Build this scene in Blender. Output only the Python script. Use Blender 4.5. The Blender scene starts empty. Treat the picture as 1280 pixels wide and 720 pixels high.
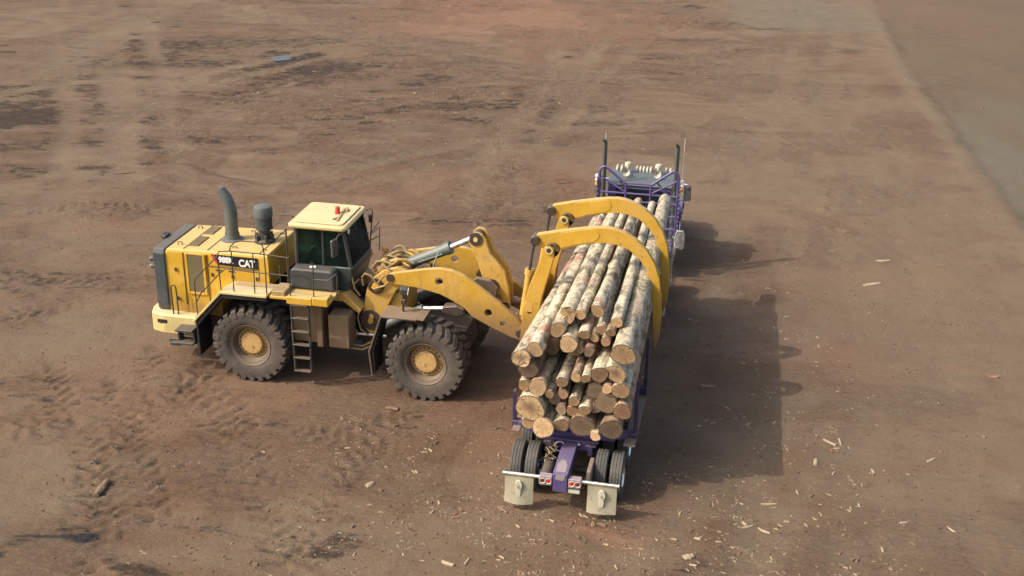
import bpy, bmesh, math, random
import numpy as np
from mathutils import Vector, Matrix
random.seed(7); RNG = np.random.default_rng(11)
PI = math.pi
scene = bpy.context.scene
COL = scene.collection
YAW = math.radians(-11.37)            # loader and truck stand square to one another
UX = Vector((math.cos(YAW), math.sin(YAW), 0)); VY = Vector((-math.sin(YAW), math.cos(YAW), 0))
LOADER_AT = UX * -11.81 + VY * 27.08  # under the loader's rear axle
TRUCK_AT = UX * -3.166 + VY * 22.19   # under the trailer's last axle

# ------------------------------------------------------------------ materials
def mat_new(name):
    m = bpy.data.materials.new(name); m.use_nodes = True
    nt = m.node_tree; b = nt.nodes['Principled BSDF']
    return m, nt, b
def N(nt, t, **kw):
    n = nt.nodes.new(t)
    for k, v in kw.items():
        if k in n.inputs: n.inputs[k].default_value = v
        else: setattr(n, k, v)
    return n
def noise(nt, scale, detail=4, rough=.55, coord=None, dist=0):
    n = N(nt, 'ShaderNodeTexNoise'); n.inputs['Scale'].default_value = scale
    n.inputs['Detail'].default_value = detail; n.inputs['Roughness'].default_value = rough; n.inputs['Distortion'].default_value = dist
    if coord is not None: nt.links.new(coord, n.inputs['Vector'])
    return n.outputs['Fac']
def ramp(nt, fac, stops):
    r = N(nt, 'ShaderNodeValToRGB'); e = r.color_ramp.elements
    while len(e) > 1: e.remove(e[-1])
    e[0].position = stops[0][0]; e[0].color = stops[0][1] if len(stops[0][1]) == 4 else (*stops[0][1], 1)
    for p, c in stops[1:]:
        q = e.new(p); q.color = (*c, 1) if len(c) == 3 else c
    nt.links.new(fac, r.inputs[0]); return r.outputs[0]
def fr(nt, fac, a, b, lo=0., hi=1.):
    m = N(nt, 'ShaderNodeMapRange'); m.interpolation_type = 'SMOOTHSTEP'
    m.inputs[1].default_value = a; m.inputs[2].default_value = b; m.inputs[3].default_value = lo; m.inputs[4].default_value = hi
    nt.links.new(fac, m.inputs[0]); return m.outputs[0]
def mix(nt, fac, a, b, mode='MIX'):
    m = N(nt, 'ShaderNodeMix', data_type='RGBA', blend_type=mode)
    for s, v in ((0, fac), (6, a), (7, b)):
        if isinstance(v, (int, float)): m.inputs[s].default_value = v
        elif isinstance(v, tuple): m.inputs[s].default_value = (*v, 1) if len(v) == 3 else v
        else: nt.links.new(v, m.inputs[s])
    return m.outputs[2]
def math_(nt, op, a, b=None, clamp=False):
    m = N(nt, 'ShaderNodeMath', operation=op); m.use_clamp = clamp
    for i, v in enumerate((a, b)):
        if v is None: continue
        if isinstance(v, (int, float)): m.inputs[i].default_value = v
        else: nt.links.new(v, m.inputs[i])
    return m.outputs[0]
def bump(nt, b, h, strength=.3, dist=.02):
    n = N(nt, 'ShaderNodeBump'); n.inputs['Strength'].default_value = strength; n.inputs['Distance'].default_value = dist
    nt.links.new(h, n.inputs['Height']); nt.links.new(n.outputs[0], b.inputs['Normal'])
DUST = (.25, .175, .11)
def paint(name, base, rough=.45, dust=.35, grime=.25, metal=0., scale=1., grimec=(.07, .045, .03), dustc=DUST, coat=0., mud=None):
    """painted or bare metal with settled dust on upward faces, mud patches and rubbed grime"""
    m, nt, b = mat_new(name)
    tc = N(nt, 'ShaderNodeTexCoord').outputs['Object']
    n1 = noise(nt, 1.7 * scale, 6, .6, tc); n2 = noise(nt, 7 * scale, 6, .65, tc); n3 = noise(nt, 34 * scale, 3, .6, tc)
    c = mix(nt, fr(nt, n1, .35, .7), tuple(x * .92 for x in base), tuple(min(1, x * 1.06) for x in base))
    g = math_(nt, 'MULTIPLY', fr(nt, n2, .55, .72), grime)
    c = mix(nt, g, c, grimec)
    geo = N(nt, 'ShaderNodeNewGeometry'); sx = N(nt, 'ShaderNodeSeparateXYZ'); nt.links.new(geo.outputs['Normal'], sx.inputs[0])
    up = fr(nt, sx.outputs[2], .3, .95)
    mv = N(nt, 'ShaderNodeMapping'); nt.links.new(tc, mv.inputs[0]); mv.inputs['Scale'].default_value = (11 * scale, 11 * scale, 1.3 * scale); ns = noise(nt, 1., 6, .7, mv.outputs[0])
    c = mix(nt, math_(nt, 'MULTIPLY', fr(nt, ns, .52, .72), min(.6, grime * 1.5)), c, tuple(.45 * x + .4 * g_ for x, g_ in zip(base, grimec)))
    ch = math_(nt, 'MULTIPLY', fr(nt, noise(nt, 5 * scale, 9, .8, tc, .4), .66, .70), min(.8, grime * 2)); c = mix(nt, ch, c, tuple(.3 * x + .03 for x in base))
    d = math_(nt, 'ADD', math_(nt, 'MULTIPLY', up, dust), math_(nt, 'MULTIPLY', fr(nt, n1, .45, .75), dust * .55))
    d = math_(nt, 'MULTIPLY', d, fr(nt, n3, .25, .6, .6, 1.), True)
    c = mix(nt, d, c, dustc)
    if mud:                                                     # mud thrown up from below
        sz = N(nt, 'ShaderNodeSeparateXYZ'); nt.links.new(tc, sz.inputs[0])
        f = fr(nt, math_(nt, 'ADD', sz.outputs[2], math_(nt, 'MULTIPLY', math_(nt, 'SUBTRACT', n2, .5), 1.1)), mud[1], mud[0], .92, 0.)
        c = mix(nt, f, c, (.20, .125, .065))
    nt.links.new(c, b.inputs['Base Color'])
    r = math_(nt, 'ADD', math_(nt, 'MULTIPLY', d, .5), rough, True); nt.links.new(r, b.inputs['Roughness'])
    b.inputs['Metallic'].default_value = metal
    if coat: b.inputs['Coat Weight'].default_value = coat
    bump(nt, b, n3, .12, .01)
    return m
M = {}
M['yellow'] = paint('loader yellow paint', (.55, .318, .026), .45, .6, .5, dustc=(.47, .36, .19), mud=(2.1, .9), grimec=(.25, .14, .05))
M['yellow_arm'] = paint('rubbed yellow arm paint', (.53, .305, .030), .48, .65, .75, dustc=(.42, .29, .15), grimec=(.22, .13, .06), mud=(2.95, 1.55))
M['yellow_top'] = paint('pale yellow paint', (.54, .43, .18), .5, .5, .12, dustc=(.50, .42, .27))  # paler yellow; on the rear fender it stands in for sunlight
M['yellow_dirty'] = paint('muddy yellow steel', (.52, .31, .06), .55, .55, .6, dustc=(.32, .22, .125))
M['tan_steel'] = paint('dust caked tan steel', (.17, .115, .062), .7, .5, .6, dustc=(.22, .155, .095))
M['dark_steel'] = paint('oily dark steel', (.035, .027, .021), .6, .4, .4, dustc=(.13, .09, .06))
M['cab_dark'] = paint('dark teal grey cab shell', (.028, .042, .042), .3, .12, .1)
M['brown_steel'] = paint('mud covered steel', (.10, .068, .045), .7, .6, .5)
M['dark'] = paint('dark charcoal paint', (.035, .04, .042), .5, .28, .1)
M['grille'] = paint('dark grey grille steel', (.05, .062, .066), .5, .3, .2)
M['black'] = paint('black steel', (.015, .015, .016), .55, .12, .1)
M['rail'] = paint('dusty black handrail', (.04, .035, .03), .5, .35, .2)
M['greybox'] = paint('weathered grey plastic', (.045, .05, .051), .55, .15, .15)
M['seatgrey'] = paint('grey seat cloth', (.20, .21, .21), .8, .1, .1)
M['exhaust'] = paint('heat greyed pipe', (.105, .122, .115), .5, .12, .35, .2)
M['cyl'] = paint('grey green cylinder paint', (.105, .128, .118), .45, .15, .25)
M['deck'] = paint('dusty tan deck plate', (.34, .24, .10), .7, .6, .5, dustc=(.34, .245, .14))
M['vent'] = paint('dusty brown screen', (.15, .115, .055), .7, .1, .2)
M['hose'] = paint('dusty hydraulic hose', (.30, .21, .09), .6, .5, .4, dustc=(.36, .26, .15))
M['purple'] = paint('purple enamel', (.078, .055, .175), .42, .35, .25, coat=.2, dustc=(.20, .16, .18))
M['purple_dark'] = paint('dirty purple enamel', (.034, .024, .075), .5, .3, .5)
M['teal'] = paint('glossy sky tinted roof paint', (.05, .085, .092), .35, .2, .1, coat=.25)  # sky reflection on the truck roof is put into this blue grey base
M['white'] = paint('off white rubber flap', (.33, .30, .21), .6, .35, .6, dustc=(.31, .255, .18))
M['emblem'] = paint('cream flap emblem', (.50, .48, .37), .4, .15, .25)
M['whitep'] = paint('white paint', (.78, .78, .76), .4, .1, .1)
M['worn'] = paint('worn bare paint', (.27, .235, .26), .5, .2, .45)
M['pinkish'] = paint('dusty pink brown guard', (.16, .115, .10), .7, .4, .4)
M['red'] = paint('red paint', (.5, .03, .02), .4, .1, .1)
M['badge_red'] = paint('badge red', (.45, .02, .03), .4, .05, .05)
M['badge_black'] = paint('badge black', (.012, .014, .018), .35, .08, .05)
M['pin'] = paint('greasy pin steel', (.05, .035, .028), .5, .25, .5)
M['hub'] = paint('dusty yellow hub', (.46, .29, .105), .6, .35, .5, dustc=(.36, .25, .15))
M['rimring'] = paint('dusty rim ring', (.115, .085, .06), .65, .4, .5)
def chrome(name, c=(.75, .76, .76), r=.18):
    m, nt, b = mat_new(name); b.inputs['Base Color'].default_value = (*c, 1); b.inputs['Metallic'].default_value = 1
    tc = N(nt, 'ShaderNodeTexCoord').outputs['Object']; nt.links.new(fr(nt, noise(nt, 9, 5, .6, tc), .3, .7, r, r + .25), b.inputs['Roughness']); return m
M['chrome'] = chrome('chrome'); M['alu'] = chrome('dull aluminium', (.72, .71, .66), .35); M['rod'] = chrome('chrome rod', (.75, .75, .74), .3)
def rubber(name, c, dust, dc=DUST):
    m, nt, b = mat_new(name); tc = N(nt, 'ShaderNodeTexCoord').outputs['Object']
    n1 = noise(nt, 3.2, 6, .65, tc); n2 = noise(nt, 24, 4, .65, tc)
    d = math_(nt, 'MULTIPLY', fr(nt, n1, .3, .72, .35, 1), dust); d = math_(nt, 'MULTIPLY', d, fr(nt, n2, .3, .65, .55, 1.1), True)
    nt.links.new(mix(nt, d, c, dc), b.inputs['Base Color']); b.inputs['Roughness'].default_value = .85
    bump(nt, b, n2, .3, .012); return m
M['tyre'] = rubber('dusty loader tyre rubber', (.036, .032, .029), .60, (.155, .118, .088))
M['ttyre'] = rubber('truck tyre rubber', (.04, .04, .038), .45, (.19, .165, .135))
def glass(name, tint=(.46, .62, .54), amount=.32):
    m, nt, b = mat_new(name); out = nt.nodes['Material Output']
    tr = N(nt, 'ShaderNodeBsdfTransparent'); tr.inputs[0].default_value = (*tint, 1)
    b.inputs['Base Color'].default_value = (.012, .022, .02, 1); b.inputs['Roughness'].default_value = .16; b.inputs['IOR'].default_value = 1.3
    tc = N(nt, 'ShaderNodeTexCoord').outputs['Object']; n = noise(nt, 3, 5, .6, tc)
    nt.links.new(mix(nt, fr(nt, n, .45, .8, 0, .35), (.012, .022, .02), (.14, .12, .09)), b.inputs['Base Color'])
    mx = N(nt, 'ShaderNodeMixShader'); mx.inputs[0].default_value = amount
    nt.links.new(tr.outputs[0], mx.inputs[1]); nt.links.new(b.outputs[0], mx.inputs[2]); nt.links.new(mx.outputs[0], out.inputs[0]); return m
M['glass'] = glass('tinted cab glass'); M['tglass'] = glass('dark truck glass', (.25, .3, .32), .75)
def lens(name, c, r=.15):
    m, nt, b = mat_new(name); b.inputs['Base Color'].default_value = (*c, 1); b.inputs['Roughness'].default_value = r; b.inputs['Coat Weight'].default_value = .5
    tc = N(nt, 'ShaderNodeTexCoord').outputs['Object']; bump(nt, b, noise(nt, 60, 2, .5, tc), .1, .004); return m
M['lens_red'] = lens('red lamp lens', (.55, .015, .03)); M['lens_dark'] = lens('dull red lamp lens', (.18, .02, .03)); M['lens_amber'] = lens('amber lens', (.7, .35, .05)); M['lens_white'] = lens('clear lens', (.75, .75, .72))
def bark(name, light, mid, dark, red):
    m, nt, b = mat_new(name); tc = N(nt, 'ShaderNodeTexCoord').outputs['Object']
    oi = N(nt, 'ShaderNodeObjectInfo').outputs['Random']
    mp = N(nt, 'ShaderNodeMapping'); nt.links.new(tc, mp.inputs[0]); mp.inputs['Scale'].default_value = (1.5, .65, 1.5)
    off = N(nt, 'ShaderNodeCombineXYZ'); nt.links.new(math_(nt, 'MULTIPLY', oi, 37.), off.inputs[1]); nt.links.new(off.outputs[0], mp.inputs['Location'])
    v = mp.outputs[0]
    n1 = noise(nt, 2.6, 7, .68, v, .6); n2 = noise(nt, 9, 6, .65, v, .3)
    mp2 = N(nt, 'ShaderNodeMapping'); nt.links.new(tc, mp2.inputs[0]); mp2.inputs['Scale'].default_value = (2.2, 9, 2.2); n3 = noise(nt, 2.4, 5, .6, mp2.outputs[0], .8)
    c = ramp(nt, n1, [(.34, dark), (.42, mid), (.485, light), (.64, tuple(x * 1.12 for x in light)), (.78, mid)])
    c = mix(nt, fr(nt, n2, .52, .60, 0, .8), c, mid); c = mix(nt, fr(nt, noise(nt, 24, 5, .7, v), .58, .68, 0, .45), c, dark)
    c = mix(nt, fr(nt, n3, .58, .64, 0, .8), c, dark)
    rf = math_(nt, 'MULTIPLY', fr(nt, noise(nt, 1.3, 6, .7, v), .53, .58), math_(nt, 'MULTIPLY', oi, red))
    c = mix(nt, rf, c, (.34, .16, .11))
    h = N(nt, 'ShaderNodeHueSaturation'); nt.links.new(c, h.inputs['Color']); nt.links.new(math_(nt, 'ADD', math_(nt, 'MULTIPLY', math_(nt, 'FRACT', math_(nt, 'MULTIPLY', oi, 7.3)), .5), .66), h.inputs['Value'])
    nt.links.new(h.outputs[0], b.inputs['Base Color']); b.inputs['Roughness'].default_value = .85
    bump(nt, b, mix(nt, .5, n2, n3), .55, .03); return m
M['bark'] = bark('pale birch bark', (.56, .48, .335), (.25, .215, .14), (.085, .07, .048), 1.1)
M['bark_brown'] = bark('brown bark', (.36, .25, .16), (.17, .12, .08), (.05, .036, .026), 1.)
def cutwood(name, rim, heart, tone=1.):
    m, nt, b = mat_new(name); tc = N(nt, 'ShaderNodeTexCoord').outputs['Object']; oi = N(nt, 'ShaderNodeObjectInfo').outputs['Random']
    vl = N(nt, 'ShaderNodeVectorMath', operation='LENGTH'); nt.links.new(tc, vl.inputs[0])
    n1 = noise(nt, 5, 5, .6, tc); n2 = noise(nt, 30, 4, .6, tc)
    rad = N(nt, 'ShaderNodeAttribute', attribute_name='rad').outputs['Fac']
    d = math_(nt, 'ADD', math_(nt, 'MULTIPLY', rad, .62), math_(nt, 'MULTIPLY', n1, .62))
    c = ramp(nt, d, [(.40, heart), (.60, tuple(.5 * (a + q) for a, q in zip(rim, heart))), (.76, rim), (.98, tuple(x * 1.08 for x in rim))])
    rg_ = math_(nt, 'SINE', math_(nt, 'MULTIPLY', math_(nt, 'ADD', vl.outputs['Value'], math_(nt, 'MULTIPLY', n1, .03)), 260.)); c = mix(nt, fr(nt, rg_, .2, 1., 0, .28), c, tuple(.5 * q for q in rim))
    c = mix(nt, fr(nt, noise(nt, 8, 6, .75, tc, 1.), .56, .68, 0, .7), c, (.15, .10, .065))
    c = mix(nt, fr(nt, rad, .88, .97), c, (.07, .05, .035))
    sp = N(nt, 'ShaderNodeSeparateXYZ'); nt.links.new(tc, sp.inputs[0]); ang = math_(nt, 'ARCTAN2', sp.outputs[2], sp.outputs[0]); cx_ = N(nt, 'ShaderNodeCombineXYZ'); nt.links.new(math_(nt, 'ADD', math_(nt, 'MULTIPLY', ang, 1.6), math_(nt, 'MULTIPLY', oi, 50.)), cx_.inputs[0]); nt.links.new(math_(nt, 'MULTIPLY', vl.outputs['Value'], 2.5), cx_.inputs[1])
    ck = math_(nt, 'ABSOLUTE', math_(nt, 'SUBTRACT', noise(nt, 1.6, 2, .5, cx_.outputs[0]), .5)); c = mix(nt, math_(nt, 'MULTIPLY', fr(nt, ck, .004, .022, .8, 0), fr(nt, rad, .15, .35)), c, (.07, .045, .03))
    wv = N(nt, 'ShaderNodeTexWave', wave_type='BANDS'); nt.links.new(tc, wv.inputs[0]); wv.inputs['Scale'].default_value = 14; wv.inputs['Distortion'].default_value = 3
    c = mix(nt, math_(nt, 'MULTIPLY', wv.outputs['Fac'], .22), c, (.26, .15, .08))
    c = mix(nt, fr(nt, n2, .5, .75, 0, .4), c, (.33, .2, .11))
    h = N(nt, 'ShaderNodeHueSaturation'); nt.links.new(c, h.inputs['Color']); nt.links.new(math_(nt, 'ADD', math_(nt, 'MULTIPLY', oi, .4), .62 * tone), h.inputs['Value'])
    nt.links.new(h.outputs[0], b.inputs['Base Color']); b.inputs['Roughness'].default_value = .8; bump(nt, b, n2, .25, .01); return m
M['cut_fresh'] = cutwood('fresh sawn end grain', (.54, .36, .185), (.43, .265, .13)); M['cut_red'] = cutwood('reddish sawn end grain', (.42, .25, .145), (.32, .16, .09))
M['cut_heart'] = cutwood('sawn end grain with dark heart', (.54, .37, .19), (.17, .105, .06)); M['cut_dull'] = cutwood('dull dark sawn end grain', (.27, .19, .115), (.20, .135, .08))  # dull ends are darker; on shadowed logs the shade is in this colour
M['chip'] = paint('splintered pale wood', (.36, .285, .185), .85, .2, .5, scale=3); M['chip_bark'] = paint('bark slab', (.15, .098, .062), .9, .25, .4, scale=3); M['chip_red'] = paint('red inner bark', (.18, .098, .060), .9, .2, .3, scale=3)
M['clod'] = paint('dry dirt clod', (.10, .062, .038), .95, .3, .2, scale=3, dustc=(.13, .085, .055))

# ------------------------------------------------------------------ mesh builder
class MB:
    """collects shapes, then links them as ONE mesh object"""
    def __init__(s): s.v = []; s.f = []; s.m = []; s.s = []
    def add(s, verts, faces, mi=0, smooth=False):
        o = len(s.v); s.v += [tuple(p) for p in verts]
        for f in faces: s.f.append([i + o for i in f]); s.m.append(mi); s.s.append(smooth)
        return s
    def bm(s, b, mi=0, smooth=False, mtx=None):
        b.verts.ensure_lookup_table(); b.normal_update()
        vs = [(mtx @ p.co if mtx else p.co.copy()) for p in b.verts]
        s.add(vs, [[q.index for q in f.verts] for f in b.faces], mi, smooth); b.free(); return s
    def box(s, c, d, rot=(0, 0, 0), bev=.012, mi=0):
        b = bmesh.new(); bmesh.ops.create_cube(b, size=1)
        for p in b.verts: p.co = Vector((p.co.x * d[0], p.co.y * d[1], p.co.z * d[2]))
        bev = min(bev, min(d) * .3)
        if bev > .0015: bmesh.ops.bevel(b, geom=b.edges[:], offset=bev, segments=1, affect='EDGES')
        from mathutils import Euler
        return s.bm(b, mi, False, Matrix.Translation(c) @ Euler(rot).to_matrix().to_4x4())
    def span(s, x0, x1, y0, y1, z0, z1, bev=.012, mi=0):
        return s.box(((x0 + x1) / 2, (y0 + y1) / 2, (z0 + z1) / 2), (abs(x1 - x0), abs(y1 - y0), abs(z1 - z0)), bev=bev, mi=mi)
    def prism(s, pts, y0, y1, bev=.012, mi=0, axis='y'):
        """outline in x,z pushed along y (axis 'z': outline x,y pushed along z; 'x': outline y,z)"""
        b = bmesh.new()
        P = {'y': lambda a, c, t: (a, t, c), 'z': lambda a, c, t: (a, c, t), 'x': lambda a, c, t: (t, a, c)}[axis]
        lo = [b.verts.new(P(a, c, y0)) for a, c in pts]; hi = [b.verts.new(P(a, c, y1)) for a, c in pts]
        b.faces.new(lo); b.faces.new(hi[::-1]); n = len(pts)
        for i in range(n): b.faces.new((lo[i], hi[i], hi[(i + 1) % n], lo[(i + 1) % n]))
        bmesh.ops.recalc_face_normals(b, faces=b.faces[:])
        if bev > .0015:
            es = [e for e in b.edges if len(e.link_faces) == 2 and e.calc_face_angle(0) > .6]
            bmesh.ops.bevel(b, geom=es, offset=bev, segments=1, affect='EDGES', clamp_overlap=True)
        return s.bm(b, mi)
    def tube(s, pts, r, n=8, mi=0, caps=True, smooth=True):
        pts = [Vector(p) for p in pts]; rr = r if isinstance(r, (list, tuple)) else [r] * len(pts)
        ring = []; up = None
        for i, p in enumerate(pts):
            t = (pts[min(i + 1, len(pts) - 1)] - pts[max(i - 1, 0)]).normalized()
            if up is None: up = Vector((0, 0, 1)) if abs(t.z) < .9 else Vector((1, 0, 0))
            a = t.cross(up).normalized(); bb = a.cross(t).normalized(); up = bb
            ring.append([p + (a * math.cos(2 * PI * k / n) + bb * math.sin(2 * PI * k / n)) * rr[i] for k in range(n)])
        vs = [q for g in ring for q in g]; fs = []
        for i in range(len(pts) - 1):
            for k in range(n): fs.append([i * n + k, i * n + (k + 1) % n, (i + 1) * n + (k + 1) % n, (i + 1) * n + k])
        s.add(vs, fs, mi, smooth)
        if caps:
            s.add(ring[0][::-1], [list(range(n))], mi); s.add(ring[-1], [list(range(n))], mi)
        return s
    def lathe(s, prof, n=40, c=(0, 0, 0), axis='y', mi=0, smooth=True, close=False):
        """prof: (radius, position along axis)"""
        vs = []; fs = []
        for r, y in prof:
            for k in range(n):
                a = 2 * PI * k / n; u, w = r * math.cos(a), r * math.sin(a)
                q = {'y': (u, y, w), 'z': (u, w, y), 'x': (y, u, w)}[axis]
                vs.append((q[0] + c[0], q[1] + c[1], q[2] + c[2]))
        m = len(prof)
        for i in range(m - 1 + (1 if close else 0)):
            j = (i + 1) % m
            for k in range(n): fs.append([i * n + k, i * n + (k + 1) % n, j * n + (k + 1) % n, j * n + k])
        return s.add(vs, fs, mi, smooth)
    def build(s, name, mats, parent=None, loc=(0, 0, 0), rot=(0, 0, 0), sharp=True):
        me = bpy.data.meshes.new(name); me.from_pydata(s.v, [], s.f)
        for m in (mats if isinstance(mats, (list, tuple)) else [mats]): me.materials.append(M[m] if isinstance(m, str) else m)
        me.polygons.foreach_set('material_index', s.m); me.polygons.foreach_set('use_smooth', s.s)
        b = bmesh.new(); b.from_mesh(me); bmesh.ops.recalc_face_normals(b, faces=b.faces[:])
        for e in b.edges:
            if len(e.link_faces) == 2 and e.calc_face_angle(0) > .7: e.smooth = False
        b.to_mesh(me); b.free(); me.update()
        o = bpy.data.objects.new(name, me); COL.objects.link(o); o.parent = parent; o.location = loc; o.rotation_euler = rot
        return o
def tag(o, label=None, cat=None, group=None, kind=None):
    for k, v in (('label', label), ('category', cat), ('group', group), ('kind', kind)):
        if v: o[k] = v
    return o
def thing(name, loc, rz, label, cat, group=None):
    o = bpy.data.objects.new(name, None); COL.objects.link(o); o.location = loc; o.rotation_euler = (0, 0, rz); o.empty_display_size = .3
    return tag(o, label, cat, group)
def copy_tree(o, parent, loc=None, rot=None):
    c = o.copy(); COL.objects.link(c); c.parent = parent
    if loc is not None: c.location = loc
    if rot is not None: c.rotation_euler = rot
    for ch in list(o.children): copy_tree(ch, c)
    return c
def cut(o, holes):
    """bore cylindrical holes (x, z, r) along y through a plate"""
    mb = MB()
    for x, z, r in holes: mb.lathe([(r, -9), (r, 9)], 20, (x, 0, z)); n = 20; k = len(mb.v) - 40; mb.f += [[k + i for i in range(n)], [k + n + i for i in range(n)]]; mb.m += [0, 0]; mb.s += [False, False]
    t = mb.build('cutter', 'pin', o.parent); md = o.modifiers.new('b', 'BOOLEAN'); md.operation = 'DIFFERENCE'; md.object = t; md.solver = 'EXACT'
    bpy.context.view_layer.update(); dg = bpy.context.evaluated_depsgraph_get(); me = bpy.data.meshes.new_from_object(o.evaluated_get(dg))
    o.modifiers.clear(); o.data = me; bpy.data.objects.remove(t)
def lettering(text, size, material, parent, loc, rot, depth=.006, bold=.008, sx=1.):
    cu = bpy.data.curves.new('lettering', 'FONT'); cu.body = text; cu.size = size; cu.extrude = depth; cu.offset = bold
    t = bpy.data.objects.new('tmp', cu); COL.objects.link(t); bpy.context.view_layer.update()
    me = bpy.data.meshes.new_from_object(t.evaluated_get(bpy.context.evaluated_depsgraph_get())); bpy.data.objects.remove(t)
    o = bpy.data.objects.new('lettering', me); me.materials.clear(); me.materials.append(M[material]); COL.objects.link(o); o.parent = parent; o.location = loc; o.rotation_euler = rot; o.scale = (sx, 1, 1); return o

DAMP = [(-14.54,69.32,4.58,1.48,0.6),(-20.11,67.76,3.34,1.23,0.8),(-20.42,74.22,2.91,1.21,0.35),(-12.2,65.18,1.82,1.51,1.0),(-10.06,62.59,1.88,1.04,0.9),(-8.38,64.26,1.93,1.08,0.7),(-21.81,65.91,1.3,0.98,0.5),(-21.41,51.9,1.92,1.58,1.0),(-22.1,50.92,1.03,1.53,1.0),(-18.94,54.17,1.45,0.97,0.8),(-24.37,57.71,1.15,0.95,0.5),(-15.66,45.36,0.62,1.01,0.8),(-16.34,44.08,0.85,0.57,0.8),(-19.01,43.84,1.2,0.58,0.6),(-13.28,56.99,2.3,1.03,0.5),(-15.58,51.98,0.88,1.28,0.7),(-4.06,60.81,1.15,1.64,0.7),(-2.09,57.24,0.85,1.17,0.8),(-5.64,53.99,0.92,1.05,0.7),(-7.38,53.17,1.44,0.9,0.6),(0.44,59.04,1.0,2.52,0.6),(-0.18,62.54,0.84,1.37,0.4),(-8.4,55.28,2.24,1.39,0.4),(-10.91,47.5,1.3,0.64,0.45),(-14.08,47.1,0.64,0.63,0.5),(-6.39,44.29,0.77,0.46,0.4),(-9.23,49.14,1.34,0.67,0.4),(10.14,76.8,3.1,1.25,0.4),(5.76,69.1,3.73,1.66,0.35),(8.84,64.13,2.62,1.08,0.35),(13.23,69.67,1.89,1.27,0.3),(2.78,53.09,2.19,1.28,0.3),(-0.08,45.66,0.63,1.48,0.35),(-2.72,47.73,1.98,1.6,0.25),(-10.97,42.12,0.58,0.6,0.3),(-14.23,38.51,1.08,0.6,0.25),(-17.53,40.01,0.83,0.66,0.3),(-14.18,33.86,1.93,0.49,0.45),(-10.75,35.68,0.76,0.65,0.3),(-9.71,19.75,0.44,0.36,0.9),(-9.77,19.49,0.31,0.38,0.8),(-7.5,19.24,0.46,0.34,0.8),(-8.59,19.94,0.32,0.18,0.5),(-3.52,20.69,0.57,0.21,0.8),(-6.72,23.85,1.09,1.74,0.35),(-5.99,23.87,0.64,1.37,0.4),(-2.67,21.97,0.69,0.58,0.3),(-6.61,21.25,0.83,0.56,0.4),(-10.89,22.36,0.43,1.99,0.35),(-11.43,25.19,0.76,0.53,0.4),(-11.64,26.84,0.8,0.5,0.5),(-10.35,24.84,0.47,1.12,0.4),(-9.35,25.26,0.57,1.54,0.35),(3.54,19.58,0.95,0.34,0.5),(22.72,70.4,2.89,7.18,0.5),(25.16,82.38,2.24,4.59,0.7),(25.62,75.97,2.07,3.69,0.9),(6.21,21.02,1.0,0.83,0.25),(8.83,29.91,0.56,0.58,0.35),(1.05,20.31,0.97,0.77,0.2),(-8.43,26.52,0.89,1.22,0.35),(-4.19,25.43,1.15,0.92,0.2)]
DUST = [(-24.09,66.8,0.96,14.5,0.8),(-17.88,49.25,0.73,9.5,0.6),(-22.57,71.52,0.93,13.23,0.7),(-16.28,51.94,0.77,14.16,0.6),(-26.04,66.65,1.74,9.07,0.4),(-0.79,50.24,1.21,4.97,0.35),(-1.25,42.6,0.54,3.66,0.6),(1.76,55.93,0.84,6.09,0.5),(2.84,64.68,1.09,5.85,0.5),(3.58,54.56,2.25,4.25,0.3),(-17.06,41.81,2.31,0.89,0.5),(-14.01,36.24,3.08,1.54,0.45),(-12.43,29.63,1.95,1.78,0.7),(-11.56,30.99,1.35,1.33,0.4),(-9.92,22.07,0.77,2.63,0.7),(-9.17,22.41,0.69,1.61,0.5),(-5.0,20.71,1.8,1.37,0.55),(-1.24,20.81,1.81,1.36,0.35),(-4.11,26.24,0.89,0.77,0.5),(-19.77,75.61,9.94,2.01,0.35),(-8.83,67.98,6.81,1.61,0.3),(-4.28,37.41,1.59,0.83,0.25),(19.09,81.84,4.99,7.73,1.0),(14.04,58.29,4.43,8.66,0.5),(10.6,45.18,5.43,6.53,0.6),(15.29,53.85,3.75,7.49,0.4),(14.5,42.46,3.33,5.94,0.65),(12.13,32.77,3.38,4.41,0.6),(11.7,26.77,2.45,4.15,0.5),(8.61,24.32,2.07,3.02,0.35),(9.39,21.11,1.85,2.43,0.5),(9.65,50.85,2.83,5.15,0.35),(7.76,43.06,1.82,2.77,0.4)]
RED = [(-0.29,80.13,4.79,6.31,1.0),(-4.26,75.59,3.51,3.49,0.8),(5.8,76.43,4.1,5.21,0.7),(2.53,68.85,2.78,2.93,0.6),(-7.49,78.05,2.57,3.72,0.4),(3.79,66.37,0.89,0.95,1.0),(4.2,65.78,2.67,1.13,0.5),(11.86,36.1,0.79,0.4,0.8),(11.21,36.07,0.31,0.26,0.9),(11.79,34.94,0.89,0.63,0.6),(10.78,35.91,1.56,2.05,0.35),(8.48,28.43,1.07,1.36,0.5),(1.8,44.72,1.56,1.92,0.5),(-2.49,43.5,2.13,1.83,0.4),(-4.81,42.43,2.37,1.75,0.4),(-13.97,37.74,1.59,0.73,0.4),(-11.28,31.56,1.37,0.54,0.5),(-4.97,30.97,1.81,3.25,0.3),(-6.66,26.16,2.36,1.6,0.35),(-1.53,26.12,1.18,0.76,0.5),(2.1,21.49,1.02,0.27,0.7),(12.59,28.12,0.3,0.18,0.8),(-3.84,31.02,6.84,7.19,0.25),(9.7,38.04,1.64,4.76,0.3),(27.47,81.1,3.87,6.1,0.5),(3.91,22.47,1.05,0.36,0.5)]
GREY = [(20.09,48.41,1.54,5.62,1.0),(18.9,42.67,0.91,6.16,1.0),(20.98,52.82,1.11,3.48,0.7),(23.36,54.34,1.14,4.51,0.6),(19.3,80.39,3.26,7.14,0.7),(5.23,26.55,1.21,2.95,0.15),(0.43,24.07,0.74,0.66,0.2)]
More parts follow.
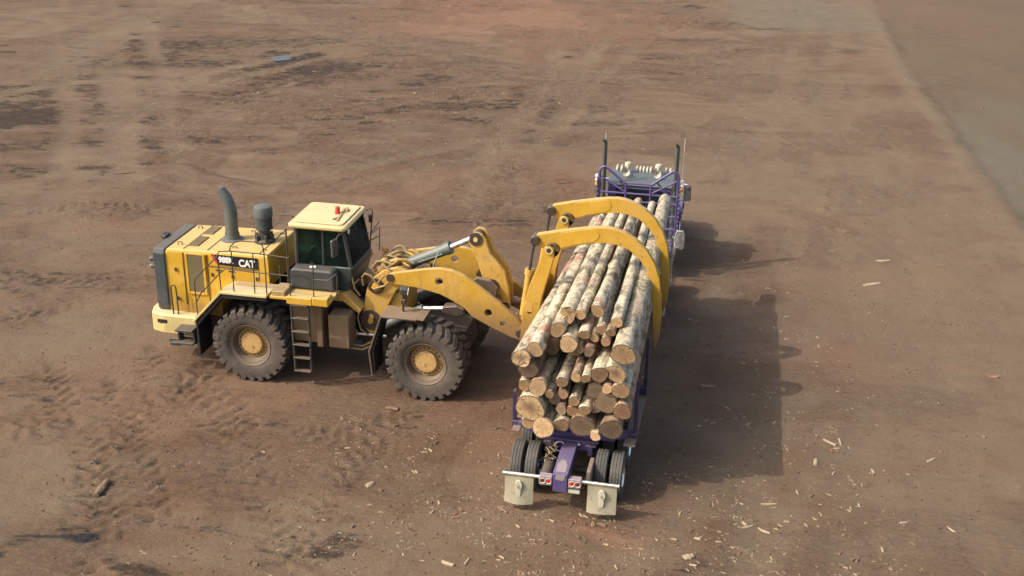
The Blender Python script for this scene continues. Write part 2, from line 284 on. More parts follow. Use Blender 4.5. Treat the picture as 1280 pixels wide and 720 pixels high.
TRACK_LUG = [[(-9.67,28.74),(-8.55,26.94),(-6.97,24.95),(-5.38,22.2),(-4.44,19.63)],[(-12.06,27.71),(-10.45,25.23),(-9.02,22.75),(-8.09,20.62)],[(-10.15,26.89),(-8.53,23.79),(-7.44,21.22)],[(-7.85,27.41),(-6.33,24.59),(-5.36,22.53)],[(-5.08,25.01),(-3.45,24.13),(-1.71,22.96)],[(-16.1,33.78),(-14.18,33.86),(-11.87,33.51)],[(-14.46,30.88),(-13.32,31.48),(-11.96,33.01)],[(-3.33,58.79),(-0.08,45.66),(-1.14,39.12)]]
TRACK_SMOOTH = [[(-31.97,88.65),(-20.9,57.61),(-15.09,41.0)],[(-28.31,89.02),(-17.69,56.22),(-12.9,41.11)],[(3.36,66.75),(1.72,54.44),(-0.58,47.84),(-1.12,38.32)],[(29.29,94.83),(16.41,53.92),(11.3,35.93),(5.69,19.38)],[(23.59,94.25),(11.04,47.35),(7.43,34.43)]]
EDGE = [(30.27,113.51),(25.37,87.19),(23.43,76.58),(21.36,65.03),(20.53,59.54),(20.02,54.85),(19.18,50.14),(18.56,45.08),(17.86,39.59),(17.41,35.18)]
# ------------------------------------------------------------------ ground
def lattice(x, y, seed):
    xi = np.floor(x).astype(np.int64); yi = np.floor(y).astype(np.int64); fx = x - xi; fy = y - yi
    fx = fx * fx * (3 - 2 * fx); fy = fy * fy * (3 - 2 * fy)
    def h(a, b):
        n = (a * 374761393 + b * 668265263 + seed * 974711) & 0x7fffffff
        n = ((n ^ (n >> 13)) * 1274126177) & 0x7fffffff
        return ((n ^ (n >> 16)) & 0xffff) / 65535.
    return (h(xi, yi) * (1 - fx) + h(xi + 1, yi) * fx) * (1 - fy) + (h(xi, yi + 1) * (1 - fx) + h(xi + 1, yi + 1) * fx) * fy
def fbm(x, y, f, o, seed, g=.5):
    t = np.zeros_like(x); a = 1; s = 0
    for k in range(o): t += a * lattice(x * f + 17.3 * k, y * f - 9.1 * k, seed + k); s += a; a *= g; f *= 2.03
    return t / s
def polydist(X, Y, pts):
    """distance, signed side offset and arc length to a polyline"""
    D = np.full(X.shape, 1e9); S = np.zeros(X.shape); O = np.zeros(X.shape); acc = 0
    for (ax, ay), (bx, by) in zip(pts, pts[1:]):
        dx, dy = bx - ax, by - ay; L = math.hypot(dx, dy); t = np.clip(((X - ax) * dx + (Y - ay) * dy) / L ** 2, 0, 1)
        ex, ey = X - ax - t * dx, Y - ay - t * dy; d = np.hypot(ex, ey); m = d < D
        D = np.where(m, d, D); S = np.where(m, acc + t * L, S); O = np.where(m, (dx * (Y - ay) - dy * (X - ax)) / L, O); acc += L
    return D, O, S
TRACK_SMOOTH += [[(-29.94,69.72),(-28.99,74.82),(-29.44,87.1)],[(-21.16,81.26),(-11.97,73.64),(-5.64,67.78),(-.19,64.46)],[(-25.0,57.34),(-22.05,60.1),(-15.86,59.65),(-10.18,67.87)],[(-8.63,42.23),(-5.99,44.82),(-1.43,48.38),(4.05,50.52)],[(0,33.5),(-1.09,37.56),(-.8,42.63),(.59,51.61),(4.04,62.84),(7.59,73.98)],[(14.81,60),(11.56,35.94),(9.55,24.35),(8.83,19.46)],[(3.93,20.12),(6.93,24.27),(9.63,28.01),(14.4,30.63)]]
TRACK_LUG += [[(-11.6,24.4),(-9.6,25.9),(-8.5,27.2),(-6.9,27.9)],[(-4.0,24.9),(-3.0,25.6),(-2.2,26.2)],[(-8.27,27.85),(-8.78,25.28),(-9.0,22.42),(-8.35,19.01)],[(-2.3,25.89),(-3.07,23.96),(-3.95,21.32),(-3.92,19.13)],[(-17.76,39.16),(-15.18,40.56),(-12.47,40.08)]]
DAMP += [(-28.5, 57, 9, 2.6, .7), (-25, 53, 6, 1.6, .8), (-20, 60, 5, 1.5, .6), (-17, 63.5, 5, 1.6, .7), (-11, 61, 5, 1.5, .6), (-22, 47, 3, 1.2, .6), (-16.5, 48.5, 2.2, 1, .7), (-2.5, 55.5, 3, 1.6, .7), (2, 54, 2.5, 2, .6), (-13, 50, 3, 1.2, .5)]
def smooth(a, lo, hi): t = np.clip((a - lo) / (hi - lo), 0, 1); return t * t * (3 - 2 * t)
def blobs(X, Y, lst, wob):
    t = np.zeros(X.shape)
    for cx, cy, rx, ry, v in lst:
        q = np.sqrt(((X - cx) / rx) ** 2 + ((Y - cy) / ry) ** 2) + wob
        t = np.maximum(t, v * (1 - smooth(q, .5, 1.9)))
    return t
def ground_fields(X, Y):
    wx = X + 1.2 * (fbm(X, Y, .35, 3, 5) - .5) * 2; wy = Y + 1.6 * (fbm(X, Y, .35, 3, 9) - .5) * 2
    wob = (fbm(X, Y, .9, 4, 21) - .5) * 1.5
    st = fbm(X * .22 + Y * .06, Y * 1.0 - X * .12, .8, 4, 31)               # long drag streaks
    damp_dark = blobs(wx, wy, DAMP, wob + (st - .5) * 1.6); dust = blobs(wx, wy, DUST, wob); red = blobs(wx, wy, RED, wob); grey = blobs(X, Y, GREY, wob * .5)
    H = (fbm(X, Y, .25, 3, 41) - .5) * .10 + (fbm(X, Y, 1.3, 4, 51) - .5) * .06
    rough = fbm(X, Y, .18, 3, 61)
    st2 = fbm(X * .3 + Y * .1, Y * 1.1 - X * .16, 1.1, 5, 37, .6); ro = smooth(rough, .38, .6) * smooth(Y, 26, 40) * (1 - smooth(X - .33 * Y, -12, 0) * .8)
    H += (st - .5) * .12 * ro + (st2 - .5) * .16 * ro; damp_dark = np.maximum(damp_dark, smooth(st2, .58, .74) * ro * .75)
    chop = smooth(fbm(X, Y, .3, 3, 71), .46, .62)
    H += (fbm(X * .7, Y * 1.3, 4.2, 3, 81, .6) - .5) * (.02 + (.035 + .05 * smooth(Y, 28, 40)) * chop + .07 * damp_dark)
    for pts in TRACK_LUG:
        D, O, S = polydist(X + (fbm(X, Y, .5, 2, 3) - .5) * .5, Y, pts); w = 1 - smooth(D, .36, .52)
        ph = S / .40 + np.abs(O) * .9 + (O > 0) * .5 + (fbm(X, Y, 1.1, 2, 93) - .5) * .6; lug = smooth(np.sin(ph * 2 * PI) + (fbm(X, Y, 5, 2, 95) - .5) * 1.3, -.1, .45)
        ok = smooth(fbm(X, Y, .9, 3, 91), .26, .46) * (.5 + fbm(X, Y, 2.5, 2, 97)); H += w * ok * (lug * .042 - .036); dust = np.maximum(dust, w * .12); damp_dark = np.maximum(damp_dark, w * ok * (1 - lug) * .42)  # grooves between the lug ridges are coloured darker
    for pts in TRACK_SMOOTH:
        D, O, S = polydist(X + (fbm(X, Y, .15, 2, 13) - .5) * 1.2, Y, pts)
        for off in (-1.0, 1.0):
            w = (1 - smooth(np.abs(O - off), .1, .85)) * (D < 3) * smooth(fbm(X, Y, .22, 3, 23), .22, .5); H -= w * .015; dust = np.maximum(dust, w * .72 * (.45 + .8 * fbm(X, Y, .4, 3, 15))); damp_dark = damp_dark * (1 - .7 * w)
    D, O, S = polydist(X, Y, EDGE); O = O * -1 if polydist(np.array([40.]), np.array([50.]), EDGE)[1][0] < 0 else O
    O = O + (fbm(X, Y, .9, 3, 17) - .5) * .5
    out = smooth(O, -.2, .5)
    lip = np.exp(-((O + .5) / .6) ** 2); H += .035 * lip - .06 * out
    dust = np.maximum(dust * (1 - .9 * out), lip * .9); grey = grey * out + grey * (1 - out) * (Y > 75); damp_dark = damp_dark * (1 - .6 * smooth(X - .18 * Y, 4, 8))
    # dragged oil line
    D, O2, S = polydist(X, Y, STAIN); sw = .02 + .03 * smooth(S, .7, 1.1) + .09 * smooth(S, 1.05, 1.35)
    oil = 1 - smooth(D + (fbm(X, Y, 5, 2, 19) - .5) * .16 * smooth(S, .8, 1.3), sw, sw + .06)
    # quiet ground where machines stand
    for (px, py) in FEET: q = np.exp(-(((X - px) / .9) ** 2 + ((Y - py) / .9) ** 2)); H = H * (1 - q)
    return H, damp_dark, dust, red, grey, out, oil, smooth(Y, 27, 46) * (1 - .75 * smooth(X - .30 * Y, -8, 6)), np.clip(chop * .8 + ro * .6 + damp_dark * .8, 0, 1) * (1 - .75 * np.clip(dust, 0, 1)) * (1 - .7 * out)
STAIN = [(-9.9, 20.26), (-9.3, 20.30), (-8.75, 20.32), (-8.42, 20.28)]
FEET = []
for x, y in ((0, -1.3), (0, 1.3), (4.55, -1.3), (4.55, 1.3)): p = LOADER_AT + UX * x + VY * y; FEET.append((p.x, p.y))
for v in (0, 1.32, 9.9, 11.2, 16.4):
    for s in (-.95, .95): p = TRUCK_AT + UX * s + VY * v; FEET.append((p.x, p.y))
def make_ground():
    xs = list(np.arange(-14, 14.01, .055)); x = 14; st = .055
    while x < 75: st *= 1.018; x += st; xs.append(x); xs.insert(0, -x)
    for q in (90, 130, 220, 500, 1500): xs.append(q); xs.insert(0, -q)
    ys = [-1500, -300, -60, 0, 8, 12]; y = 14.
    while y < 118: ys.append(y); y += .0025 * y
    ys += [125, 140, 170, 230, 400, 900, 2500]
    X, Y = np.meshgrid(np.array(xs), np.array(ys)); H, damp_dark, dust, red, grey, out, oil, drg, rgh = ground_fields(X, Y)
    ny, nx = X.shape; far = smooth(np.abs(X), 70, 90) + smooth(np.abs(Y - 65), 55, 62); H = H * (1 - np.clip(far, 0, 1))
    co = np.stack([X, Y, H], -1).reshape(-1, 3).astype(np.float32)
    i = np.arange(ny * nx).reshape(ny, nx); q = np.stack([i[:-1, :-1], i[:-1, 1:], i[1:, 1:], i[1:, :-1]], -1).reshape(-1, 4)
    me = bpy.data.meshes.new('ground'); me.vertices.add(len(co)); me.vertices.foreach_set('co', co.ravel()); me.loops.add(q.size); me.loops.foreach_set('vertex_index', q.ravel().astype(np.int32))
    me.polygons.add(len(q)); me.polygons.foreach_set('loop_start', np.arange(0, q.size, 4, dtype=np.int32)); me.polygons.foreach_set('use_smooth', np.ones(len(q), bool)); me.update(calc_edges=True)
    for n, a in (('damp_dark', damp_dark), ('dust', dust), ('red', red), ('grey', grey), ('outside', out), ('oil', oil), ('rough', rgh), ('drag', drg)):
        at = me.attributes.new(n, 'FLOAT', 'POINT'); at.data.foreach_set('value', a.ravel().astype(np.float32))
    o = bpy.data.objects.new('ground', me); COL.objects.link(o); tag(o, kind='structure')
    m, nt, b = mat_new('packed log yard dirt'); me.materials.append(m)
    A = {n: N(nt, 'ShaderNodeAttribute', attribute_name=n).outputs['Fac'] for n in ('damp_dark', 'dust', 'red', 'grey', 'outside', 'oil', 'rough', 'drag')}
    P = N(nt, 'ShaderNodeNewGeometry').outputs['Position']
    mp = N(nt, 'ShaderNodeMapping'); nt.links.new(P, mp.inputs[0]); mp.inputs['Scale'].default_value = (.28, 1.1, 1); mp.inputs['Rotation'].default_value = (0, 0, .14)
    n_big = noise(nt, .22, 5, .6, P); n_st = noise(nt, .9, 7, .65, mp.outputs[0], .5); n_mid = noise(nt, 1.6, 7, .68, P, .3); n_f = noise(nt, 11, 6, .7, P); n_ff = noise(nt, 55, 3, .7, P)
    c = mix(nt, fr(nt, n_big, .35, .65), GC['base1'], GC['base2'])
    c = mix(nt, fr(nt, n_st, .42, .62, 0, .65), c, GC['dusty'])
    c = mix(nt, fr(nt, n_mid, .53, .70, 0, .6), c, GC['brown'])
    md = N(nt, 'ShaderNodeMapping'); nt.links.new(P, md.inputs[0]); md.inputs['Scale'].default_value = (.20, .85, 1); md.inputs['Rotation'].default_value = (0, 0, .45); s1 = noise(nt, 1., 8, .68, md.outputs[0], .35)
    wn = N(nt, 'ShaderNodeTexNoise'); nt.links.new(P, wn.inputs['Vector']); wn.inputs['Scale'].default_value = .07; wn.inputs['Detail'].default_value = 3; wv_ = N(nt, 'ShaderNodeVectorMath', operation='MULTIPLY_ADD'); nt.links.new(wn.outputs['Color'], wv_.inputs[0]); wv_.inputs[1].default_value = (14, 14, 0); nt.links.new(P, wv_.inputs[2]); nt.links.new(wv_.outputs[0], md.inputs[0])
    me2 = N(nt, 'ShaderNodeMapping'); nt.links.new(wv_.outputs[0], me2.inputs[0]); me2.inputs['Scale'].default_value = (.18, .9, 1); me2.inputs['Rotation'].default_value = (0, 0, -.30); s2 = noise(nt, 1.2, 8, .68, me2.outputs[0], .35)
    c = mix(nt, math_(nt, 'MULTIPLY', A['drag'], fr(nt, s1, .54, .66, 0, .7)), c, (.066, .040, .026)); c = mix(nt, math_(nt, 'MULTIPLY', A['drag'], fr(nt, s2, .52, .64, 0, .75)), c, (.172, .122, .080))
    c = mix(nt, math_(nt, 'MULTIPLY', A['red'], fr(nt, n_mid, .3, .62, .35, .95)), c, GC['red'])
    c = mix(nt, math_(nt, 'MULTIPLY', A['outside'], fr(nt, n_st, .3, .7, .5, .85)), c, GC['olive'])
    c = mix(nt, math_(nt, 'MULTIPLY', A['dust'], fr(nt, n_mid, .3, .7, 1., .6)), c, GC['dust'])
    c = mix(nt, math_(nt, 'MULTIPLY', A['grey'], fr(nt, n_mid, .35, .6, .4, .8)), c, GC['grey'])
    mp3 = N(nt, 'ShaderNodeMapping'); nt.links.new(P, mp3.inputs[0]); mp3.inputs['Scale'].default_value = (.55, 1.25, 1); mp3.inputs['Rotation'].default_value = (0, 0, .22)
    n_ds = noise(nt, 2.6, 8, .74, mp3.outputs[0], .6); n_dk = noise(nt, 7.5, 6, .72, mp3.outputs[0], .4)
    dm = math_(nt, 'ADD', A['damp_dark'], math_(nt, 'ADD', math_(nt, 'MULTIPLY', math_(nt, 'SUBTRACT', n_ds, .5), 3.4), math_(nt, 'MULTIPLY', math_(nt, 'SUBTRACT', n_f, .5), 1.0)))
    dm = math_(nt, 'MULTIPLY', fr(nt, dm, .35, .9), fr(nt, A['damp_dark'], .04, .5))
    c = mix(nt, math_(nt, 'MULTIPLY', dm, .9), c, GC['damp_dark'])
    fl = math_(nt, 'MULTIPLY', fr(nt, n_dk, .58, .70), fr(nt, n_mid, .40, .62))
    fl = math_(nt, 'MULTIPLY', fl, fr(nt, A['rough'], .0, .7, .3, 1.), True)
    c = mix(nt, math_(nt, 'MULTIPLY', fl, .75), c, (.044, .027, .018))
    c = mix(nt, fr(nt, noise(nt, 4.3, 7, .75, P, .3), .54, .68, 0, .5), c, (.140, .076, .046))
    c = mix(nt, A['oil'], c, (.018, .018, .019))
    v = N(nt, 'ShaderNodeHueSaturation'); nt.links.new(c, v.inputs['Color'])
    nt.links.new(math_(nt, 'ADD', math_(nt, 'MULTIPLY', n_ff, .35), math_(nt, 'ADD', math_(nt, 'MULTIPLY', n_f, .45), .61)), v.inputs['Value'])
    nt.links.new(v.outputs[0], b.inputs['Base Color'])
    nt.links.new(math_(nt, 'SUBTRACT', .95, math_(nt, 'MULTIPLY', A['oil'], .5)), b.inputs['Roughness']); b.inputs['Specular IOR Level'].default_value = .25
    h = math_(nt, 'ADD', math_(nt, 'ADD', math_(nt, 'MULTIPLY', n_f, .6), math_(nt, 'MULTIPLY', n_ff, .25)), math_(nt, 'MULTIPLY', n_dk, fr(nt, A['rough'], .0, .8, .25, 2.2))); bump(nt, b, h, .8, .085)
    return o
GC = dict(base1=(.122, .073, .043), base2=(.142, .091, .056), dusty=(.150, .106, .070), brown=(.088, .050, .031), red=(.200, .108, .066), olive=(.104, .078, .050), dust=(.150, .113, .073), grey=(.118, .106, .078), damp_dark=(.038, .0262, .0185))
GROUND = make_ground()
def hgt(x, y): return float(ground_fields(np.array([x]), np.array([y]))[0][0])
# puddle in the dark ruts
mb = MB(); pr = []
for k in range(28):
    a = 2 * PI * k / 28; r = 1 + .25 * math.sin(3 * a + 1) + .15 * math.sin(5 * a); pr.append((.7 * r * math.cos(a), .6 * r * math.sin(a) + .12 * r * math.cos(a)))
mb.prism(pr, -.05, .012, 0, axis='z')
m, nt, b = mat_new('puddle water'); b.inputs['Base Color'].default_value = (.04, .05, .05, 1); b.inputs['Roughness'].default_value = .12; M['water'] = m
tc = N(nt, 'ShaderNodeTexCoord').outputs['Object']; bump(nt, b, noise(nt, 6, 3, .5, tc), .05, .01)
ph = sum(hgt(-12.6 + dx, 65.15 + dy) for dx in (-.4, 0, .4) for dy in (-.35, 0, .35)) / 9
tag(mb.build('puddle', 'water', None, (-12.6, 65.15, ph)), kind='structure')
# countless chips, splinters and clods
def litter(name, mat, n, pick, size, label, flat=.35, seed=3, cap=1.35):
    rg = np.random.default_rng(seed); pos = pick(rg, n); H = ground_fields(pos[:, 0], pos[:, 1])[0]; vs = []; fs = []
    for (x, y), z in zip(pos, H):
        L = size[0] * math.exp(min(rg.normal(0, .6), cap)); w = L * rg.uniform(*size[1]); t = min(w * flat, .05) + .006; a = rg.uniform(0, PI); tl = rg.normal(0, .12)
        ca, sa = math.cos(a), math.sin(a); k = len(vs)
        for sx, sy, sz in ((-1, -.6, 0), (1, -.3, 0), (1, .35, 0), (-1, .7, 0), (-.85, -.35, 1), (.8, -.2, 1), (.75, .25, 1), (-.8, .45, 1)):
            dx, dy = sx * L / 2 * rg.uniform(.8, 1.1), sy * w / 2 * rg.uniform(.7, 1.2); vs.append((x + ca * dx - sa * dy, y + sa * dx + ca * dy, z - .004 + sz * t + tl * dx * .5 + abs(tl) * L * .2))
        fs += [[k, k + 3, k + 2, k + 1], [k + 4, k + 5, k + 6, k + 7], [k, k + 1, k + 5, k + 4], [k + 1, k + 2, k + 6, k + 5], [k + 2, k + 3, k + 7, k + 6], [k + 3, k, k + 4, k + 7]]
    mb = MB(); mb.add(vs, fs); o = mb.build(name, mat); return tag(o, label, 'debris', kind='stuff')
CL = [(2.2, 20.6, 2.6, 1.2, 5), (.2, 22.3, 2.2, 1.5, 3), (4.5, 21.2, 2.5, 1.5, 3), (5.0, 26.5, 2.2, 3., 2.5), (7.4, 26.0, 1.0, 3.0, 1.6), (-2.2, 23.8, 1.8, 1.6, 1.8), (1.0, 19.2, 4., .8, 4), (-1., 20.5, 3, 1.2, 1.5), (9.0, 33.5, 2., 2., .6), (-6.5, 56.5, 4., 3., 2.2), (-2.5, 54., 3.5, 3., 2.), (-9., 59., 3., 2.5, 1.2), (1.5, 50, 3., 3., .6), (-.5, 31.5, 1.2, 2.5, 1.), (6.5, 23.5, 2.5, 2.5, 1.2), (-5, 22, 5, 2.5, .8)]
def pick_cl(rg, n):
    w = np.array([c[4] for c in CL]); m = n // 9; k = rg.choice(len(CL), m, p=w / w.sum()); C = np.array(CL)[k]; par = C[:, :2] + rg.normal(size=(m, 2)) * C[:, 2:4]; p = par[rg.integers(0, m, n)] + rg.normal(size=(n, 2)) * rg.gamma(1.2, .22, (n, 1))
    u = rg.random(n) < .10; yy = 15 + 50 * rg.random(n) ** 1.6; p[u] = np.stack([rg.uniform(-.43, .43, n) * yy, yy], 1)[u]; return p
def pick_all(rg, n): yy = 15 + 55 * rg.random(n) ** 1.8; return np.stack([rg.uniform(-.46, .46, n) * yy, yy], 1)
litter('wood_chips', 'chip', 3800, pick_cl, (.041, (.2, .55)), 'pale wood chips and splinters scattered over the dirt', seed=3)
litter('bark_scraps', 'chip_bark', 1800, pick_cl, (.042, (.3, .7)), 'brown bark scraps scattered over the dirt', seed=4)
litter('red_bark_crumbs', 'chip_red', 420, pick_cl, (.05, (.3, .7)), 'reddish bark crumbs scattered over the dirt', seed=5)
litter('dirt_clods', 'clod', 9000, pick_all, (.030, (.6, .95)), 'small dirt clods all over the yard', .5, seed=6, cap=.5)
# pieces big enough to point at
def scrap(x, y, L, w, t, rz, mat, name, label, kind, curl=.0, seed=1):
    rg = np.random.default_rng(seed); n = 9; vs = []; fs = []
    for i in range(n):
        f = i / (n - 1); ww = w * (.55 + .45 * math.sin(PI * min(1, .15 + f * .8)) + rg.uniform(-.12, .12)); xx = (f - .5) * L
        for j in range(5):
            q = j / 4 - .5; z = t * (1 - (2 * q) ** 2 * .6) + curl * (2 * f - 1) ** 2 + rg.uniform(-.1, .1) * t; vs.append((xx + rg.uniform(-.03, .03) * L * (i in (0, n - 1)), q * ww, z))
        vs += [(xx, .5 * ww * .9, -.03), (xx, -.5 * ww * .9, -.03)]
    for i in range(n - 1):
        for j in range(7): fs.append([i * 7 + j, i * 7 + (j + 1) % 7, (i + 1) * 7 + (j + 1) % 7, (i + 1) * 7 + j])
    fs += [list(range(7)), [(n - 1) * 7 + j for j in range(7)]]
    mb = MB(); mb.add(vs, fs); o = mb.build(name, mat, None, (x, y, hgt(x, y)), (0, 0, rz)); return tag(o, label, kind, 'loose wood lying on the dirt')
S = scrap
S(-8.76, 22.1, 0.59, 0.160, 0.070, 1.45, 'chip_bark', 'bark_slab', 'long thick brown bark slab lying alone on pale dirt at the lower left', 'bark', seed=1)
S(11.11, 34.27, 0.59, 0.160, 0.049, .35, 'chip', 'wood_slab', 'flat pale wood slab lying alone right of the shadows on open dirt', 'wood scrap', seed=2)
S(7.48, 24.5, 0.34, 0.056, 0.035, 2.3, 'chip', 'wood_splinter', 'left splinter of the pale V shaped pair right of the load shadow', 'wood scrap', seed=3)
S(7.74, 24.56, 0.29, 0.048, 0.035, 1.5, 'chip', 'wood_splinter', 'upright right splinter of the pale V shaped pair right of the load shadow', 'wood scrap', seed=4)
S(7.58, 24.25, 0.16, 0.048, 0.028, .1, 'chip', 'wood_splinter', 'short splinter at the foot of the pale V shaped pair', 'wood scrap', seed=5)
S(9.21, 21.07, 0.40, 0.048, 0.028, 2.0, 'chip', 'wood_stick', 'thin pale stick lying aslant at the lower right of the yard', 'stick', seed=6)
S(-1.17, 19.6, 0.27, 0.096, 0.042, -.5, 'chip', 'wood_chunk', 'chunky pale wood piece at the bottom edge left of the truck tail', 'wood scrap', seed=7)
S(-.8, 19.67, 0.24, 0.056, 0.035, 1.2, 'chip', 'wood_splinter', 'narrow upright splinter beside the chunky piece at the bottom edge', 'wood scrap', seed=8)
S(4.95, 21.05, 0.30, 0.056, 0.035, .35, 'chip', 'wood_splinter', 'pale splinter right of the trailer tail, left one of two end to end', 'wood scrap', seed=9)
S(5.3, 20.9, 0.22, 0.056, 0.035, -.6, 'chip', 'wood_splinter', 'pale splinter right of the trailer tail, right one of two end to end', 'wood scrap', seed=10)
S(5.57, 21.9, 0.34, 0.048, 0.035, .05, 'chip', 'wood_splinter', 'pale forked splinter below the load shadow', 'wood scrap', seed=11)
S(9.63, 23.78, 0.27, 0.072, 0.035, .6, 'chip', 'wood_chunk', 'short pale board piece on the smooth dirt at the right', 'wood scrap', seed=12)
S(12.57, 28.07, 0.32, 0.128, 0.042, -.3, 'chip_red', 'bark_slab', 'reddish curled bark piece near the right edge of the yard', 'bark', .04, seed=13)
S(5.03, 27.2, 0.40, 0.136, 0.042, -.1, 'chip_bark', 'bark_slab', 'grey brown bark slab lying inside the load shadow', 'bark', seed=14)
S(3.58, 19.9, 0.19, 0.160, 0.070, .4, 'chip', 'wood_chunk', 'round wooden knob on the dirt below the trailer tail at the right', 'wood scrap', seed=15)
S(-3.03, 22.4, 0.19, 0.136, 0.056, .9, 'chip', 'wood_chunk', 'tan wood chunk on bare dirt below the loader front wheel', 'wood scrap', seed=16)
S(-.12, 21.5, 0.29, 0.080, 0.035, -.9, 'chip_red', 'bark_slab', 'reddish bark strip beside the left mudflap', 'bark', seed=17)
S(12.0, 36.25, 0.40, 0.120, 0.035, .1, 'chip', 'wood_slab', 'pale slab on the patch of orange bark crumbs far right', 'wood scrap', seed=18)
S(-2.9, 25.95, 0.32, 0.176, 0.049, -.2, 'chip_red', 'bark_slab', 'red bark piece on the dirt in front of the loader front wheel', 'bark', seed=19)
S(5.7, 25.3, 0.24, 0.128, 0.035, .7, 'chip_bark', 'bark_slab', 'small bark piece inside the load shadow near its lower right corner', 'bark', seed=20)
S(6.95, 23.6, 0.27, 0.096, 0.042, 1.3, 'chip', 'wood_chunk', 'pale wood piece just off the lower right corner of the load shadow', 'wood scrap', seed=21)
S(-15.2, 44.2, 1.23, 0.080, 0.042, .3, 'chip_bark', 'wood_stick', 'long thin stick on the dirt behind the loader at the far left', 'stick', seed=22)

# ------------------------------------------------------------------ wheel loader
LD = thing('wheel_loader', LOADER_AT, YAW, 'large yellow articulated wheel loader with dark cab gripping the logs with a two armed clamp', 'wheel loader')
def loader_tyre():
    mb = MB(); w = .43
    mb.lathe([(.53, -.33), (.56, -.38), (.62, -.415), (.72, -.43), (.82, -.435), (.89, -.43), (.915, -.40), (.92, -.2), (.92, .2), (.915, .40), (.89, .43), (.82, .435), (.72, .43), (.62, .415), (.56, .38), (.53, .33)], 64)
    n = 25
    for side in (-1, 1):
        for k in range(n):
            th0 = 2 * PI * (k + (.5 if side > 0 else 0)) / n
            st = [(.447, 0, .066, .80, .85), (.446, 0, .076, .86, .965), (.40, .0, .082, .90, .99), (.24, .05, .082, .91, .995), (.02, .12, .06, .91, .992)]
            vs = []
            for y, sk, hw, r0, r1 in st:
                for a, r in ((-hw, r0), (hw, r0), (hw * .82, r1), (-hw * .82, r1)):
                    t = th0 + sk + a; vs.append((r * math.cos(t), side * y, r * math.sin(t)))
            fs = [[0, 1, 2, 3], [16, 19, 18, 17]]
            for i in range(4):
                for j in range(4): fs.append([i * 4 + j, (i + 1) * 4 + j, (i + 1) * 4 + (j + 1) % 4, i * 4 + (j + 1) % 4])
            mb.add(vs, fs)
    return mb
def loader_wheel(loc, near, spin):
    """near = -1: outer face on the y- side"""
    s = near
    rim = MB(); rim.lathe([(.30, s * .08), (.36, s * .08), (.41, s * .12), (.43, s * .24), (.46, s * .30), (.47, s * .35), (.53, s * .37), (.555, s * .40), (.565, s * .37), (.545, s * .30), (.53, 0), (.53, s * -.33)], 48)
    for k in range(20):
        a = 2 * PI * k / 20; rim.lathe([(.0, s * .195), (.022, s * .195), (.022, s * .13)], 6, (.35 * math.cos(a), 0, .345 * math.sin(a)), smooth=False)
    o = rim.build('wheel', 'rimring', LD, loc, (0, spin, 0))
    loader_tyre().build('tyre', 'tyre', o)
    h = MB(); h.lathe([(.0, s * .275), (.262, s * .27)], 40); h.lathe([(.262, s * .27), (.285, s * .25)], 40); h.lathe([(.285, s * .25), (.295, s * .14)], 40); h.lathe([(.295, s * .165), (.405, s * .165), (.41, s * .12)], 40); h.lathe([(0, s * .30), (.03, s * .30), (.03, s * .27)], 8, (.03, 0, -.06), smooth=False)
    for k in range(10): a = 2 * PI * k / 10; h.lathe([(0, s * .285), (.012, s * .285), (.012, s * .26)], 6, (.22 * math.cos(a), 0, .19 * math.sin(a)), smooth=False)
    h.build('hub', 'hub', o)
for x, y, nr, sp in ((0, -1.3, -1, .3), (4.55, -1.3, -1, 1.1), (0, 1.3, 1, .7), (4.55, 1.3, 1, .2)): loader_wheel((x, y, .972), nr, sp)
# rear frame and axles
mb = MB(); mb.prism([(-2.5, .95), (-2.5, 1.5), (1.6, 1.7), (2.35, 1.5), (2.45, 1.0), (2.0, .7), (-1.6, .7)], -.55, .55); mb.tube([(0, -.9, .97), (0, .9, .97)], .24, 14); mb.lathe([(.0, -.42), (.3, -.3), (.36, 0), (.3, .3), (0, .42)], 16, (0, 0, .97))
mb.build('rear_frame', 'dark_steel', LD)
mb = MB(); mb.prism([(2.55, .75), (2.5, 1.55), (3.0, 1.75), (3.8, 1.6), (5.3, 1.4), (5.4, .9), (4.6, .65)], -.5, .5); mb.tube([(4.55, -.9, .97), (4.55, .9, .97)], .24, 14); mb.lathe([(.0, -.42), (.3, -.3), (.36, 0), (.3, .3), (0, .42)], 16, (4.55, 0, .97))
mb.build('front_frame', 'dark_steel', LD)
mb = MB(); mb.lathe([(0, .7), (.2, .7), (.22, .8), (.2, .9), (.2, 1.35), (.22, 1.5), (.2, 1.75), (0, 1.75)], 18, (2.42, 0, 0), axis='z'); mb.build('articulation_pin', 'pin', LD)
for s in (-1, 1):
    mb = MB(); mb.tube([(1.6, s * .72, 1.15), (2.5, s * .66, 1.12)], .09, 12); c = mb.build('steering_cylinder', 'yellow_dirty', LD)
    mb = MB(); mb.tube([(2.5, s * .66, 1.12), (3.25, s * .6, 1.1)], .045, 10); mb.build('cylinder_rod', 'rod', c)
# engine hood
mb = MB()
hood = [(-2.46, 1.36), (-2.46, 3.04), (-2.40, 3.09), (.30, 3.15), (.33, 3.10), (.33, 2.3), (-.5, 2.3), (-1.0, 1.75), (-1.0, 1.36)]
b = bmesh.new(); ys = [(-.97, 0), (-.90, .065), (.90, .065), (.97, 0)]
